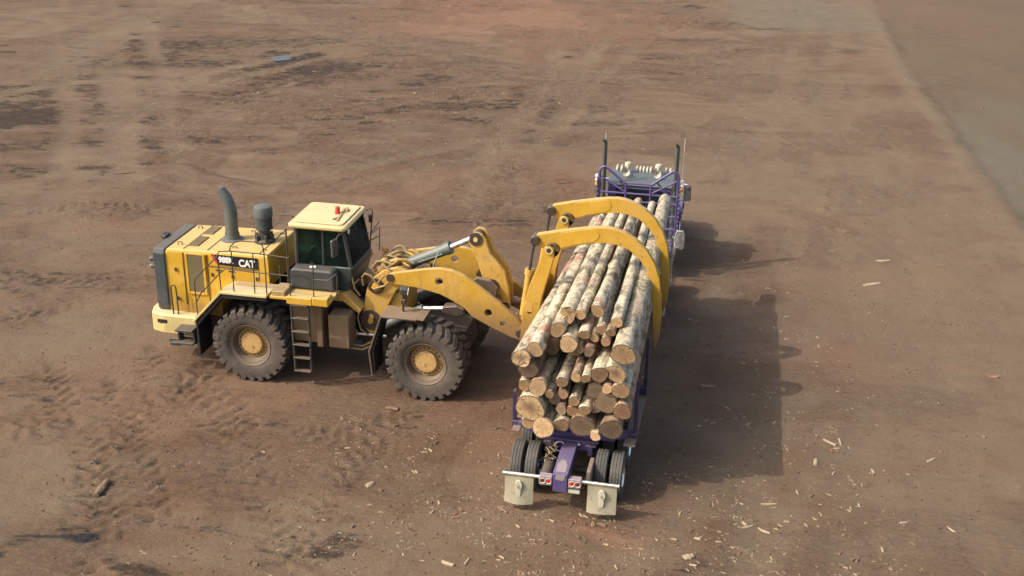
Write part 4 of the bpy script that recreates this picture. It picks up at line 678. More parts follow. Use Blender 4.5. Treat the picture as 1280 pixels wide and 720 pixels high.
for s in (-1, 1):
    yc = s * 1.08
    for q in (-.16, .16):
        mb = MB(); mb.prism(mast, yc + q - .035, yc + q + .035, .01); o = mb.build('clamp_mast', 'yellow_arm', LD); cut(o, [(7.06, 2.46, .055)])
    mb = MB(); mb.prism(outer + inner, yc - .085, yc + .085, .012); o = mb.build('clamp_arm', 'yellow_arm', LD)  # low mud colour also stands in for shade on the arm tips
    mb = MB()
    pl = [(7.72, 4.50), (8.2, 4.605), (8.50, 4.665), (8.60, 4.63), (8.64, 4.53), (8.60, 4.42), (8.50, 4.345), (8.1, 4.25), (7.74, 4.12)]
    mb.prism(pl, yc - .095, yc - .08, .004); mb.prism(pl, yc + .08, yc + .095, .004); mb.build('wear_plate', 'yellow', o)
    mb = MB(); mb.lathe([(0, yc - .23), (.09, yc - .23), (.1, yc - .21), (.1, yc + .21), (.09, yc + .23), (0, yc + .23)], 20, (7.49, 0, 4.09)); p = mb.build('pivot_pin', 'pin', o); mb = MB(); mb.lathe([(.06, yc - .236), (.095, yc - .236), (.1, yc - .225)], 20, (7.49, 0, 4.09)); mb.build('pin_ring', 'yellow_top', o)
    mb = MB(); mb.lathe([(.16, yc - .2), (.17, yc - .1), (.17, yc + .1), (.16, yc + .2)], 20, (7.56, 0, 4.08)); mb.build('pivot_boss', 'pin', o); mb = MB(); mb.lathe([(0, yc - .16), (.10, yc - .16), (.12, yc - .14), (.12, yc + .14), (.10, yc + .16), (0, yc + .16)], 16, (7.14, 0, 4.27)); mb.build('tail_boss', 'pin', o)
    mb = MB(); mb.tube([(6.86, yc, 2.3), (6.96, yc, 3.1), (7.0, yc, 3.42)], .085, 14); mb.tube([(6.99, yc, 3.36), (7.01, yc, 3.5)], .115, 14); c = mb.build('clamp_cylinder', 'yellow_dirty', LD)
    mb = MB(); mb.tube([(7.0, yc - .05, 3.45), (7.11, yc - .05, 4.22)], .035, 10); mb.build('cylinder_rod', 'dark', c); mb = MB(); mb.tube([(7.0, yc + .06, 3.4), (7.02, yc + .09, 3.8), (7.11, yc + .06, 4.2)], .02, 7); mb.tube([(6.95, yc + .12, 2.6), (6.98, yc + .12, 3.3), (7.03, yc + .1, 3.6)], .02, 7); mb.build('hydraulic_hose', 'black', c)
    mb = MB(); mb.prism([(7.0, 1.06), (7.0, 1.24), (9.2, 1.22), (9.7, 1.20), (9.72, 1.17), (9.2, 1.10)], yc - .09, yc + .09, .01); mb.build('fork_tine', 'brown_steel', LD)

# ------------------------------------------------------------------ log trailer
TR = thing('log_trailer', TRUCK_AT, YAW, 'purple log trailer with dual wheels and cream mudflaps under the pile of logs', 'log trailer')
def truck_tyre():
    mb = MB(); mb.lathe([(.29, -.10), (.33, -.125), (.42, -.135), (.48, -.125), (.508, -.112), (.511, -.075), (.500, -.070), (.500, -.060), (.512, -.055), (.513, -.010), (.501, -.006), (.501, .006), (.513, .010), (.512, .055), (.500, .060), (.500, .070), (.511, .075), (.508, .112), (.48, .125), (.42, .135), (.33, .125), (.29, .10)], 56, axis='x')
    return mb
def truck_wheel(parent, loc, out):
    """out: +1 when the rim's outer face looks to +x"""
    r = MB(); r.lathe([(0, .02 * out), (.08, .02 * out), (.09, .11 * out), (.12, .11 * out), (.13, .05 * out), (.22, .045 * out), (.26, .1 * out), (.29, .128 * out), (.305, .125 * out), (.295, .05 * out), (.29, -.12 * out)], 40, axis='x')
    for k in range(10): a = 2 * PI * k / 10; r.lathe([(0, .075 * out), (.017, .075 * out), (.017, .045 * out)], 6, (0, .17 * math.cos(a), .17 * math.sin(a)), axis='x', smooth=False)
    o = r.build('wheel', 'chrome', parent, loc, (random.uniform(0, 6), 0, 0)); truck_tyre().build('tyre', 'ttyre', o); return o
w_out = truck_wheel(TR, (1.075, 0, .508), 1); w_in = truck_wheel(TR, (.745, 0, .508), -1)
for v in (0, 1.32):
    for s in (-1, 1):
        for w, x in ((w_out, 1.075), (w_in, .745)):
            if v == 0 and s == 1: continue
            copy_tree(w, TR, (s * x, v, .508), (random.uniform(0, 6), 0, PI if s < 0 else 0))
for v in (0, 1.32):
    mb = MB(); mb.tube([(-.9, v, .508), (.9, v, .508)], .085, 12)
    for s in (-1, 1): mb.lathe([(0, s * .42), (.2, s * .44), (.2, s * .56), (0, s * .6)], 16, (0, v, .508), axis='x')
    mb.build('axle', 'black', TR)
for s in (-1, 1):
    mb = MB(); mb.span(s * .40, s * .50, .1, 9.6, .80, 1.04, .012); mb.span(s * .34, s * .56, .1, 9.6, 1.03, 1.05, .004); mb.build('frame_rail', 'purple_dark', TR)
    mb = MB(); mb.tube([(s * .52, .35, .62), (s * .52, .35, .86)], .13, 14); mb.build('air_spring', 'black', TR); mb = MB(); mb.tube([(s * .52, 1.0, .62), (s * .52, 1.0, .86)], .13, 14); mb.build('air_spring', 'black', TR)
mb = MB()
for v in (.3, 1.9, 3.2, 5.0, 6.8, 8.5): mb.span(-.40, .40, v, v + .12, .86, 1.02, .01)
mb.build('crossmember', 'purple_dark', TR)
# tail beam with its lamp boxes, bar and flaps
TAIL = (0, .27, -.03)
mb = MB(); mb.span(-.16, .16, -1.30, -.02, .80, 1.06, .012); mb.prism([(-1.30, .80), (-1.30, 1.06), (-1.34, 1.05), (-1.36, .70), (-1.30, .66)], -.16, .16, .008, axis='x') if False else None
mb.span(-.15, .15, -1.37, -1.28, .62, 1.05, .012); tb = mb.build('tail_beam', 'purple', TR); tb.location = TAIL
mb = MB(); mb.prism([(-.10, -1.29), (-.12, -.98), (-.05, -.80), (.04, -.84), (.09, -1.0), (.10, -1.29)], 1.060, 1.066, 0, axis='z'); mb.prism([(-.10, .92), (-.10, 1.04), (.10, 1.04), (.09, .93), (.03, .90)], -1.376, -1.37, 0, axis='y'); mb.build('worn_paint', 'worn', tb)
for s in (-1, 1):
    mb = MB(); mb.span(s * .17, s * .44, -1.36, -1.20, .74, .955, .012); o = mb.build('lamp_box', 'worn', TR); o.location = TAIL
    for k, x in enumerate((.245, .37)):
        mb = MB(); mb.lathe([(.068, -1.366), (.062, -1.378), (.050, -1.366)], 20, (s * x, 0, .85)); mb.build('lamp_ring', 'emblem', o); mb = MB(); mb.lathe([(0, -1.374), (.045, -1.368), (.052, -1.362)], 18, (s * x, 0, .85)); mb.build('tail_lamp', 'lens_red' if k == 0 else 'lens_dark', o)
    mb = MB(); mb.tube([(s * .44, -1.28, .88), (s * 1.21, -1.28, .88)], .038, 14); mb.lathe([(0, s * 1.205), (.044, s * 1.205), (.044, s * 1.222), (0, s * 1.222)], 14, (0, -1.28, .88), axis='x'); mb.build('flap_bar', 'alu', TR).location = TAIL
    # mudflap: a slightly bowed sheet
    mb = MB(); x0, x1 = s * .57, s * 1.18; vs = []
    for i in range(9):
        for j in range(7):
            f, g = i / 8, j / 6; vs.append((x0 + (x1 - x0) * f, -1.285 - .05 * math.sin(PI * f) * g - .05 * g * g - .015 * math.sin(5 * f + s) * g, .85 - .64 * g))
    m_ = len(vs); vs += [(a, b_ + .012, c) for a, b_, c in vs]; fs = []
    for i in range(8):
        for j in range(6): k = i * 7 + j; fs += [[k, k + 7, k + 8, k + 1], [k + m_, k + 1 + m_, k + 8 + m_, k + 7 + m_]]
    for j in range(6): fs += [[j, j + 1, j + 1 + m_, j + m_], [56 + j, 56 + j + m_, 57 + j + m_, 57 + j]]
    for i in range(8): fs += [[i * 7, i * 7 + m_, i * 7 + 7 + m_, i * 7 + 7], [i * 7 + 6, i * 7 + 13, i * 7 + 13 + m_, i * 7 + 6 + m_]]
    mb.add(vs, fs, 0, True); fl = mb.build('mudflap', 'white', TR); fl.location = TAIL
    xm = (x0 + x1) / 2 + .0
    em = [(xm + a, z) for a, z in ((-.035, .77), (.035, .77), (.075, .70), (.08, .62), (.05, .56), (.055, .48), (.035, .37), (-.035, .37), (-.055, .48), (-.05, .56), (-.08, .62), (-.075, .70))]
    mb = MB(); mb.prism(em, -1.372, -1.33, .006); e = mb.build('flap_emblem', 'emblem', fl); e.location = (0, .005, 0)
    mb = MB(); mb.prism([(xm - .03, .64), (xm, .68), (xm + .03, .64), (xm + .015, .59), (xm - .015, .59)], -1.376, -1.36, 0); mb.build('emblem_mark', 'white', fl)
mb = MB(); mb.span(.17, .43, -1.375, -1.365, .625, .735, .003); pl = mb.build('licence_plate', 'grille', TR); pl.location = TAIL; mb = MB(); mb.span(.185, .415, -1.380, -1.375, .64, .72, .003); mb.build('plate_face', 'emblem', pl)
# rear bolster with light strip, air tank, hoses, guard
mb = MB(); mb.prism([(-1.2, 1.27), (-1.2, 1.15), (-.75, 1.06), (.75, 1.06), (1.2, 1.15), (1.2, 1.27)], .42, .62, .012); mb.prism([(-.62, 1.06), (-.4, .84), (.4, .84), (.62, 1.06)], .25, .42, .012); mb.span(-.95, .95, .36, .42, 1.08, 1.2, .01); bol = mb.build('bolster', 'purple', TR)
mb = MB(); mb.span(-.18, .22, .22, .25, .97, 1.03, .005); ls = mb.build('marker_light_strip', 'black', TR)
for x in (-.13, .02, .17): q = MB(); q.span(x - .045, x + .045, .205, .222, .975, 1.025, .008); q.build('marker_lamp', 'lens_amber' if x < .1 else 'lens_white', ls)
for v in (2.6, 7.2, 9.3):
    mb = MB(); mb.span(-1.2, 1.2, v, v + .2, 1.06, 1.27, .012); mb.build('bolster', 'purple_dark', TR)
for v in (.52, 2.7, 7.3, 9.4):
    for s in (-1, 1):
        mb = MB(); x_ = 1.255 if s < 0 else 1.31; zt = 2.0 if s < 0 else 2.55; mb.prism([(s * x_, 1.15), (s * (x_ + .085), 1.15), (s * (x_ + .07), zt), (s * (x_ + .01), zt)], v - .06, v + .06, .01); mb.span(s * 1.19, s * (x_ + .085), v - .09, v + .09, 1.08, 1.28, .01); mb.build('stake', 'alu' if v > 7 else 'purple_dark', TR)
for s in (-1, 1):
    mb = MB(); mb.span(s * 1.15, s * 1.40, .1, 2.3, 1.155, 1.18, .008) if s > 0 else mb.span(s * 1.12, s * 1.30, .2, 2.0, 1.155, 1.18, .008); mb.build('side_guard', 'pinkish', TR)
mb = MB(); mb.tube([(-.36, -.95, .72), (-.36, -.2, .72)], .13, 16); mb.lathe([(0, -.98), (.09, -.97), (.13, -.94)], 16, (-.36, 0, .72)); mb.build('air_tank', 'dark', TR)
mb = MB(); mb.span(.5, .6, -.75, -.15, .62, .95, .02); mb.build('brake_guard', 'pinkish', TR)
rg = random.Random(3)
for k in range(6):
    p = [(-.42 + .03 * k, .2, .98)]
    for j in range(6): p.append((-.42 + .1 * math.sin(j * 2.2 + k) + .02 * k, .12 - j * .1, 1.0 + .06 * math.sin(j * 3.1 + k * 2) - .02 * j))
    mb = MB(); mb.tube(p, .012, 6); mb.build('air_hose', 'hose' if k % 2 else 'black', TR)
mb = MB(); a = [(-.22 + .1 * math.cos(t * .7), .16 - .05 * t / 3, .98 + .1 * math.sin(t * .7)) for t in range(10)]; mb.tube(a, .011, 6); mb.build('air_hose', 'whitep', TR)
mb = MB(); mb.tube([(.2, -.9, .64), (.38, -.86, .66)], .02, 8); mb.build('valve_handle', 'emblem', TR)
# ------------------------------------------------------------------ truck tractor
TK = thing('truck_tractor', TRUCK_AT + VY * 9.7, YAW, 'purple log truck tractor with tall exhaust stacks and pipe headache rack ahead of the logs', 'truck')
for v in (.2, 1.5):
    for s in (-1, 1):
        for w, x in ((w_out, 1.075), (w_in, .745)): copy_tree(w, TK, (s * x, v, .508), (random.uniform(0, 6), 0, PI if s < 0 else 0))
    mb = MB(); mb.tube([(-.9, v, .508), (.9, v, .508)], .09, 12); mb.lathe([(0, -.25), (.2, -.2), (.24, 0), (.2, .2), (0, .25)], 14, (0, v, .52), axis='x'); mb.build('axle', 'black', TK)
for s in (-1, 1):
    copy_tree(w_out, TK, (s * 1.03, 6.6, .508), (random.uniform(0, 6), 0, PI if s < 0 else 0))
    mb = MB(); mb.span(s * .38, s * .46, -.5, 7.6, .70, .95, .01); mb.build('frame_rail', 'purple_dark', TK)
    mb = MB(); mb.prism([(s * .62, .95), (s * .62, 1.12), (s * 1.25, 1.12), (s * 1.25, .95)], 2.3, 2.36, .01); mb.build('quarter_fender', 'purple', TK)
    mb = MB(); mb.tube([(s * .95, 2.75, .72), (s * .95, 4.3, .72)], .32, 28); mb.build('fuel_tank', 'chrome', TK)
    mb = MB(); mb.prism([(5.9, .85), (6.0, 1.12), (6.35, 1.30), (6.85, 1.30), (7.2, 1.1), (7.35, .8), (7.28, .78), (7.12, 1.02), (6.8, 1.2), (6.4, 1.2), (6.1, 1.05), (6.0, .83)], s * .82, s * 1.22, .02, axis='y') if False else None
    pr = [(5.9, .85), (6.0, 1.12), (6.35, 1.30), (6.85, 1.30), (7.2, 1.1), (7.35, .8), (7.28, .78), (7.12, 1.02), (6.8, 1.2), (6.4, 1.2), (6.1, 1.05), (6.0, .83)]; mb.prism([(a, c) for a, c in pr], s * .82, s * 1.22, .015, axis='x'); mb.build('front_fender', 'purple', TK)
mb = MB(); mb.tube([(0, 6.6, .5), (0, 6.61, .5)], .01, 4); mb.tube([(-.95, 6.6, .5), (.95, 6.6, .5)], .07, 10); mb.build('axle', 'black', TK)
mb = MB(); mb.lathe([(0, 1.0), (.5, 1.0), (.5, 1.06), (0, 1.06)], 24, (0, .85, 0), axis='z'); mb.build('fifth_wheel', 'pin', TK)
mb = MB(); mb.prism([(3.58, .95), (3.55, 1.4), (3.55, 2.62), (3.62, 2.70), (4.85, 2.76), (5.05, 2.70), (5.3, 1.95), (5.35, 1.0)], -.98, .98, .03, axis='x'); cb = mb.build('cab', 'purple', TK)
mb = MB(); rf = [(3.50, 2.69), (3.56, 2.74), (4.2, 2.80), (4.85, 2.81), (5.12, 2.76), (5.12, 2.73), (4.85, 2.75), (3.56, 2.68)]; mb.prism(rf, -1.0, 1.0, .015, axis='x'); rfo = mb.build('cab_roof', 'teal', TK)
mb = MB(); mb.span(-.72, .72, 3.535, 3.56, 1.9, 2.58, .01); mb.build('rear_window', 'tglass', cb)
mb = MB(); mb.prism([(5.09, 2.66), (5.11, 2.66), (5.33, 2.02), (5.31, 2.02)], -.88, .88, 0, axis='x'); mb.build('windshield', 'tglass', cb)
for s in (-1, 1): mb = MB(); mb.span(s * .975, s * .985, 3.95, 4.85, 1.95, 2.55, .004); mb.build('side_window', 'tglass', cb)
mb = MB(); mb.prism([(5.28, 1.0), (5.30, 1.92), (7.35, 1.72), (7.5, 1.55), (7.52, .85), (6.9, .85)], -.62, .62, .05, axis='x'); mb.build('engine_hood', 'purple', TK)
mb = MB(); mb.span(-.55, .55, 7.515, 7.56, .8, 1.55, .03); mb.build('radiator_grille', 'chrome', TK); mb = MB(); mb.span(-1.2, 1.2, 7.6, 7.75, .45, .8, .04); mb.build('bumper', 'chrome', TK)
for s in (-1, 1): mb = MB(); mb.lathe([(0, 7.55), (.1, 7.54), (.11, 7.4), (0, 7.35)], 14, (s * .85, 0, 1.15)); mb.build('headlight', 'chrome', TK)
for x in (-.48, .48):
    mb = MB(); mb.tube([(x, 4.35, 2.84), (x, 4.55, 2.93), (x, 4.62, 2.94)], [.03, .03, .035], 10); mb.lathe([(.035, 4.05), (.05, 4.0), (.12, 3.95), (.13, 3.94)], 16, (x, 0, 2.98)); mb.tube([(x, 4.05, 2.98), (x, 4.7, 2.98)], .035, 10); mb.tube([(x, 4.2, 2.8), (x, 4.2, 2.97)], .025, 8); mb.lathe([(0, 2.98), (.10, 3.0), (.115, 3.06), (.09, 3.13), (0, 3.15)], 16, (x, 4.5, 0), axis='z'); mb.build('air_horn', 'emblem', rfo)
for x in (-.84, -.70, -.22, -.11, 0, .11, .22, .70, .84):
    mb = MB(); mb.prism([(4.62, 2.80), (4.62, 2.86), (4.72, 2.93), (4.9, 2.93), (4.98, 2.80)], x - .03, x + .03, .012, axis='x'); mb.build('marker_light', 'emblem', rfo)
for s in (-1, 1):
    x = s * 1.10
    mb = MB(); mb.tube([(x, 3.40, .9), (x, 3.40, 2.3)], .10, 16); mb.tube([(x, 3.40, 2.3), (x, 3.40, 4.02), (x, 3.36, 4.10)], .068, 16, caps=False); mb.tube([(x, 3.36, 4.10), (x, 3.40, 4.0)], [.06, .055], 16, caps=False); mb.lathe([(0, 3.95), (.06, 3.95)], 16, (x, 3.4, 0), axis='z'); mb.build('exhaust_stack', 'exhaust', TK)
    mb = MB(); mb.tube([(s * 1.2 + .08, 3.55, 2.3), (s * 1.2 + .09, 3.55, 4.3)], [.012, .006], 6); mb.build('antenna', 'whitep', TK)
    mb = MB(); mb.box((s * 1.42, 4.7, 2.2), (.22, .09, .48), (0, 0, 0), .02); mm = mb.build('mirror', 'black', TK); mb = MB(); mb.box((s * 1.42, 4.645, 2.2), (.18, .012, .42), bev=.004); mb.build('mirror_glass', 'chrome', mm); mb = MB(); mb.tube([(s * 1.0, 4.8, 2.5), (s * 1.4, 4.74, 2.46)], .018, 6); mb.tube([(s * 1.0, 4.8, 1.9), (s * 1.4, 4.74, 1.95)], .018, 6); mb.build('mirror_arm', 'chrome', mm)
    for k in range(3): mb = MB(); mb.lathe([(0, 3.30), (.045, 3.31), (.06, 3.36), (.05, 3.42), (0, 3.44)], 12, (s * 1.31, 0, 2.98 - k * .13)); mb.build('clearance_lamp', 'lens_white' if k < 2 else 'lens_amber', TK)
# headache rack: bent pipe over dark mesh
mb = MB(); y = 3.16
for s in (-1, 1):
    mb.tube([(s * 1.20, y, .95), (s * 1.20, y, 3.18), (s * 1.17, y, 3.30), (s * 1.06, y, 3.36), (s * .98, y, 3.32), (s * .38, y, 2.86)], .040, 10); mb.tube([(s * 1.17, y, 3.05), (s * .38, y, 2.58)], .03, 8); mb.tube([(s * .38, y, 2.9), (s * .38, y, .95)], .036, 10)
    mb.tube([(s * .55, y, 2.98), (s * .60, y + .45, 2.74)], .026, 8)
for z in (2.88, 2.55, 2.30, 1.9, 1.5, 1.1): mb.tube([(-1.2 if z < 2.6 else -.4, y, z), (1.2 if z < 2.6 else .4, y, z)], .032, 8)
for k in range(9): mb.tube([(-.35 + k * .0875, y, 2.3), (-.35 + k * .0875, y, .98)], .012, 6)
mb.tube([(-1.2, y + .02, 1.0), (1.2, y + .02, 1.0)], .05, 10); rk = mb.build('headache_rack', 'purple', TK)
mb = MB()
for s in (-1, 1):
    mb = MB(); mb.span(s * 1.235, s * 1.275, y - .05, y + .05, 1.0, 3.0, .005)
    for k in range(14): mb.span(s * 1.235, s * 1.285, y - .065, y - .05, 1.05 + k * .14, 1.11 + k * .14, .003, 1)
    mb.build('ladder_strip', ['purple', 'chrome'], rk)
mb = MB(); mb.prism([(1.22, 1.0), (1.22, 1.4), (1.28, 1.55), (1.46, 1.55), (1.52, 1.4), (1.52, 1.02), (1.45, .92)], 2.95, 3.02, .01, axis='y'); mb.build('side_panel', 'alu', TK)
mb = MB(); mb.tube([(1.2, 3.0, 1.3), (1.35, 2.98, 1.3)], .03, 8); mb.build('panel_bracket', 'chrome', TK)
# ------------------------------------------------------------------ the load of logs
def log(idx, x, z, r, v0, length, mat, cutmat, label, taper=.7, ragged=0.):
    rg = random.Random(idx * 13 + 5); sf = .97 if (x > 1 and z > 3.2) else .86 if x > .7 else .80; cx, cz = .02, 1.28
    f = length / 10.3; k = 1 + (sf - 1) * f; xe = cx + (x - cx) * k + rg.uniform(-.02, .02); ze = cz + (z - cz) * k; re = max(r * (1 + (taper - 1) * f), .06)
    n, m = 24, 32; vs = []; fs = []; ph = [rg.uniform(0, 6.28) for _ in range(6)]; el = rg.uniform(0, .10); bow = rg.uniform(-.035, .035); tx, tz = rg.uniform(-.22, .22), rg.uniform(-.3, .12)
    knots = [(rg.uniform(.3, length), rg.uniform(0, 6.28), rg.uniform(.015, .05)) for _ in range(int(length * 1.8))]
    for i in range(m):
        t = (i / (m - 1)) ** 1.25; yy = t * length; rr = r + (re - r) * t; bx = bow * (math.sin(PI * t) + .3 * math.sin(3.1 * PI * t + ph[0]) - .3 * math.sin(ph[0])); bz = .014 * math.sin(2.7 * t * PI + ph[1])
        flare = 1 + .10 * math.exp(-yy / .25) * (r > .15)
        for q in range(n):
            a = 2 * PI * q / n; w = rr * flare * (1 + el * math.cos(2 * a + ph[2]) + .045 * math.sin(3 * a + ph[3] + yy * .6) + .025 * math.sin(5 * a - yy * 2.3 + ph[5]) + rg.uniform(-.022, .022))
            for ky, ka, kh in knots:
                d2 = ((yy - ky) / .14) ** 2 + (((a - ka + PI) % (2 * PI) - PI) / .45) ** 2
                if d2 < 4: w += kh * math.exp(-d2)
            sh = w * (tx * math.cos(a) + tz * math.sin(a)); sh += ragged * (rg.uniform(-1, 1) * .10 + .10 * math.sin(a * 2 + ph[4])); sh = sh if i == 0 else 0
            vs.append((bx + (xe - x) * t + w * math.cos(a), yy + sh, bz + (ze - z) * t + w * math.sin(a)))
    for i in range(m - 1):
        for q in range(n): fs.append([i * n + q, i * n + (q + 1) % n, (i + 1) * n + (q + 1) % n, (i + 1) * n + q])
    mb = MB(); mb.add(vs, fs, 0, True); mb.add([vs[(m - 1) * n + q] for q in range(n)], [list(range(n))], 1)
    o = mb.build('log', [mat, cutmat], None, TRUCK_AT + UX * x + VY * v0 + Vector((0, 0, z)), (0, 0, YAW)); tag(o, label, 'log', 'logs piled on the truck')
    ring = [vs[q] for q in range(n)]; tilt = rg.uniform(-.12, .12); c = Vector((sum(p[0] for p in ring) / n, sum(p[1] for p in ring) / n, sum(p[2] for p in ring) / n)); cv = []; cf = []
    for g in (1., .91, .5):
        for p in ring: q = c + (Vector(p) - c) * g; q.y = q.y if not (ragged and g < 1) else c.y + (q.y - c.y) * .3; q.y += -.004 + rg.uniform(-.001, .001) + (ragged * rg.uniform(-.035, .035) if g < 1 else 0) ; cv.append(q - c)
    cv.append(Vector((0, -.004, 0)))
    for g in range(2):
        for q in range(n): cf.append([g * n + q, g * n + (q + 1) % n, (g + 1) * n + (q + 1) % n, (g + 1) * n + q])
    for q in range(n): cf.append([2 * n + q, 2 * n + (q + 1) % n, 3 * n])
    mb = MB(); mb.add(cv, cf, 0, True); e = mb.build('cut_face', cutmat, o, c); at = e.data.attributes.new('rad', 'FLOAT', 'POINT'); at.data.foreach_set('value', [1.] * n + [.9] * n + [.5] * n + [0.]); return o
PK = [(-1.07, 3.068, 0.18), (-0.799, 3.23, 0.152), (-0.409, 3.506, 0.152), (-0.149, 3.286, 0.168), (-0.246, 3.753, 0.16), (0.015, 3.77, 0.116), (0.38, 3.89, 0.144), (0.813, 3.716, 0.124), (1.062, 3.42, 0.228), (0.15, 3.42, 0.12), (0.491, 3.518, 0.112), (0.357, 3.364, 0.104), (0.71, 3.53, 0.1), (0.619, 3.363, 0.1), (0.589, 2.854, 0.168), (0.925, 2.921, 0.192), (0.069, 3.141, 0.108), (0.276, 3.11, 0.112), (-0.923, 2.761, 0.18), (-0.699, 2.43, 0.168), (-0.2, 2.56, 0.132), (0.097, 2.71, 0.108), (0.294, 2.712, 0.1), (-0.991, 2.41, 0.14), (-0.84, 1.93, 0.28), (-0.453, 2.263, 0.1), (-0.17, 2.28, 0.108), (0.07, 2.14, 0.12), (0.505, 2.435, 0.152), (0.76, 2.51, 0.108), (1.05, 2.52, 0.168), (0.744, 2.174, 0.22), (1.102, 2.052, 0.18), (0.31, 1.98, 0.132), (-0.351, 2.081, 0.12), (-0.196, 1.926, 0.112), (0.049, 1.863, 0.132), (0.529, 1.959, 0.1), (-0.55, 1.53, 0.208), (-0.9, 1.51, 0.14), (-0.17, 1.59, 0.152), (0.271, 1.597, 0.232), (0.57, 1.46, 0.104), (0.9, 1.62, 0.22), (-0.61, 2.842, 0.16), (-0.45, 3.12, 0.14), (-0.3, 2.86, 0.13), (-0.026, 2.947, 0.12), (0.331, 2.908, 0.11)]
ENDS = [0, 0.05, 0.55, 0.4, 0.85, 0.85, 0.85, 0.75, -0.05, 0.6, 0.75, 0.65, 0.6, 0.5, 0.05, 0, 0.5, 0.5, 0, 0, 0, 0, 0, 0, 0, 0, 0, 0, 0, 0, 0, 0, 0, 0, 0, 0, 0, 0, 0, 0, 0, 0, 0, 0, 1.0, 1.3, 1.2, 0.8, 0.9]
# per log: end offset along the truck, length, bark, end grain, raggedness, label
B, W_ = 'bark', 'bark_brown'; F, R_, H_, D_ = 'cut_fresh', 'cut_red', 'cut_heart', 'cut_dull'  # brown bark and dull ends also stand in for shade on shadowed logs
INFO = [
(-.05, 9.8, B, H_, .18, 'ragged ended pale log at the far left edge of the load, upper half'),
(.0, 9.6, B, F, 0, 'pale log with round tan end at the upper left shoulder of the load'),
(.0, 9.4, B, F, 0, 'pale log with clean tan end on top, leftmost below the torn crown log'),
(-.05, 9.6, B, F, 0, 'thick pale log with orange end just under the torn crown log'),
(-.05, 9.0, B, F, .45, 'thick pale log with torn splintered end at the crown of the load'),
(.0, 9.0, B, F, 0, 'thin pale log touching the torn crown log on its right'),
(-.02, 9.2, B, F, 0, 'spotted pale log with round end, highest of the load'),
(-.05, 9.2, B, F, 0, 'slim grey spotted log right of the highest log on the load'),
(-.08, 10.3, B, F, 0, 'very thick log with wide pale end at the upper right edge of the load'),
(.02, 9.6, B, F, 0, 'slender log with tan end in the middle of the load below the torn crown log'),
(.02, 9.0, B, F, 0, 'slender pale log ending just below the highest log of the load'),
(-.02, 9.0, W_, F, 0, 'short ended tan log tucked lower left of the slender pair under the highest log'),
(.06, 9.0, W_, R_, 0, 'small red ended log below the slim grey spotted log, upper of two red ones'),
(-.04, 9.2, W_, R_, 0, 'small red ended log below the slim grey spotted log, lower of two red ones'),
(-.06, 10., B, F, 0, 'pale log with orange sawn end right of centre below the two red ends'),
(-.02, 10., B, H_, 0, 'thick log with red brown heart under the very thick upper right log'),
(.12, 9.6, W_, D_, 0, 'shaded dark log set under the thick orange ended log at the centre'),  # shadow over this log is put into its dark colours
(.2, 9.6, W_, D_, 0, 'dark log in a gap left of the two red ended logs'),  # shade in the gap is painted by the dark bark and end
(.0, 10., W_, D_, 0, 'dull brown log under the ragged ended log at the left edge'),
(-.05, 10., B, F, 0, 'grey barked log with tan end at mid height on the left side of the load'),
(.0, 10., B, F, 0, 'pale barked log with tan oval end left of centre at mid height'),
(.0, 10., W_, F, 0, 'narrow orange ended log at the very centre of the load'),
(.0, 10., B, F, 0, 'narrow tan ended log just right of the very centre of the load'),
(.0, 10., B, F, 0, 'pale small log at the left edge above the broad dark hearted log'),
(-.12, 10.3, B, H_, 0, 'broadest log with dark heart low on the left of the load'),
(.0, 10., B, F, 0, 'thin log right of the grey barked log above the broad dark hearted log'),
(.04, 10., W_, R_, 0, 'small reddish log below the pale barked oval ended log'),
(.0, 10., B, F, 0, 'mid sized tan log with bark sleeve left of the narrow centre pair'),
(.05, 10., B, D_, 0, 'dull grey ended log below the orange sawn log right of centre'),
(.0, 10., B, F, 0, 'small lumpy tan log squeezed between a dull grey end and a pale right edge log'),
(-.02, 10., B, F, 0, 'pale log with creamy end at the right edge at mid height'),
(.06, 10.2, W_, D_, 0, 'big dark log low on the right half of the load'),
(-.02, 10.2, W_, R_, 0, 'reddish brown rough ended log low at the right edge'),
(-.05, 10.1, B, F, 0, 'pale barked log standing proud in the lower middle right of the load'),
(.1, 10., W_, D_, 0, 'dark ended small log right of the broad dark hearted log, upper one'),
(.02, 10., W_, D_, 0, 'dull small round log right of the broad dark hearted log, lower one'),
(.06, 10., W_, F, 0, 'shallow tan log wedged at the lower centre above the flat dark bottom log'),
(.1, 10., W_, D_, 0, 'small dull log above the smallest bottom log'),
(-.16, 10.3, B, F, 0, 'thick tan ended log in the bottom row, second from the left'),
(-.02, 10., B, F, 0, 'pale log at the left end of the bottom row'),
(-.08, 10.2, B, F, 0, 'pale round log in the bottom row, third from the left'),
(-.06, 10.3, W_, D_, 0, 'wide dull brown log in the middle of the bottom row'),
(-.14, 10., B, F, 0, 'smallest log of the bottom row with bright tan end'),
(-.10, 10.3, W_, D_, 0, 'big rough log with saw marks at the right end of the bottom row'),
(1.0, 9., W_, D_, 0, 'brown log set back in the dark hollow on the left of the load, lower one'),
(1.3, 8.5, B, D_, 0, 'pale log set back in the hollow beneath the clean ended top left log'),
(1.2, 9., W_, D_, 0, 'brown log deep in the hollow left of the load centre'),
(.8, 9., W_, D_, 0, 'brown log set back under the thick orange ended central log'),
(.9, 9., W_, D_, 0, 'brown log set back in the gap at the right of the load centre')]
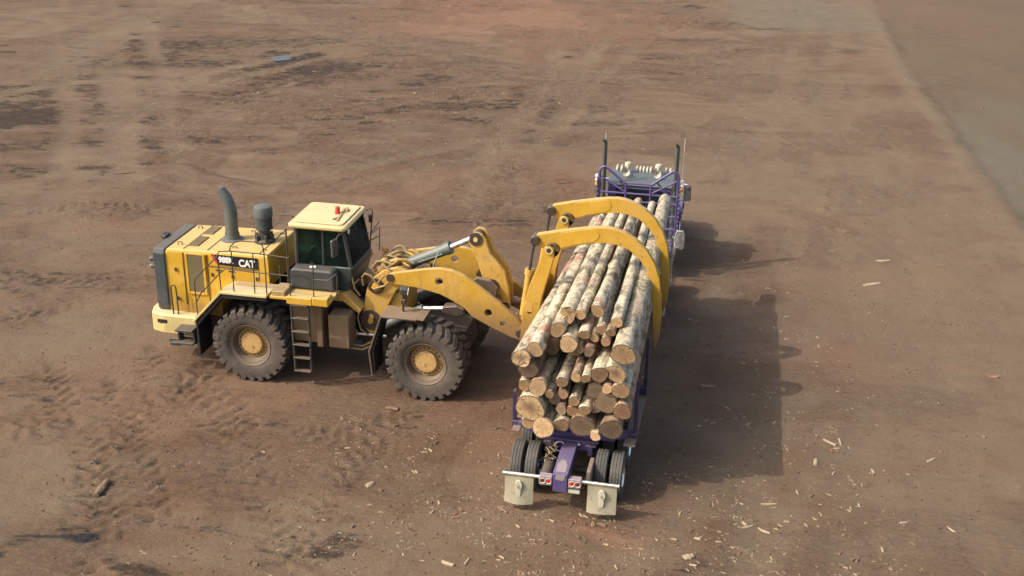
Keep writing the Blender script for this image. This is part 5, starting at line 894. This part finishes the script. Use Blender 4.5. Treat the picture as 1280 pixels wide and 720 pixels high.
for i, ((x, z, r), e, (v0, ln, mt, ct, rag, lab)) in enumerate(zip(PK, ENDS, INFO)): log(i, x, z, r * 1.04, e + (v0 if e < .3 else 0), ln - e * .6, mt, ct, lab, ragged=rag)

# ------------------------------------------------------------------ light, sky, camera
EL, AZ = math.radians(43.0), math.radians(17.1)                # AZ: the way the sunlight travels over the ground
w = bpy.data.worlds.new('World'); scene.world = w; w.use_nodes = True; nt = w.node_tree; bg = nt.nodes['Background']
sk = nt.nodes.new('ShaderNodeTexSky'); sk.sky_type = 'NISHITA'; sk.sun_disc = False; sk.sun_elevation = EL; sk.sun_rotation = math.atan2(-math.cos(AZ), -math.sin(AZ)) % (2 * PI); sk.dust_density = 6.0; sk.air_density = 1.3; sk.ozone_density = 1.
nt.links.new(sk.outputs[0], bg.inputs[0]); bg.inputs[1].default_value = .15
sl = bpy.data.lights.new('sun', 'SUN'); sl.energy = 2.3; sl.angle = math.radians(.45); sl.color = (1, .93, .82); so = bpy.data.objects.new('sun', sl); COL.objects.link(so); so.location = (-20, -5, 40)
so.rotation_euler = Vector((math.cos(AZ) * math.cos(EL), math.sin(AZ) * math.cos(EL), -math.sin(EL))).to_track_quat('-Z', 'Y').to_euler()
cam = bpy.data.cameras.new('camera'); co = bpy.data.objects.new('camera', cam); COL.objects.link(co); scene.camera = co
cam.sensor_width = 36; cam.lens = 36 * 1502.3 / 1280; cam.clip_end = 6000; cam.clip_start = .1
p, r = math.radians(22.99), math.radians(.91); fw = Vector((0, math.cos(p), -math.sin(p))); up = Vector((0, math.sin(p), math.cos(p))); xr = Vector((1, 0, 0))
X_ = xr * math.cos(r) + up * math.sin(r); Y_ = up * math.cos(r) - xr * math.sin(r); Z_ = -fw
co.matrix_world = Matrix(((X_.x, Y_.x, Z_.x, 0), (X_.y, Y_.y, Z_.y, 0), (X_.z, Y_.z, Z_.z, 14.212), (0, 0, 0, 1)))
vs_ = scene.view_settings; vs_.view_transform = 'Standard'; vs_.look = 'None'; vs_.exposure = .72; vs_.gamma = 1; vs_.use_curve_mapping = False
scene.cycles.max_bounces = 6; scene.cycles.use_denoising = True; scene.cycles.transparent_max_bounces = 8
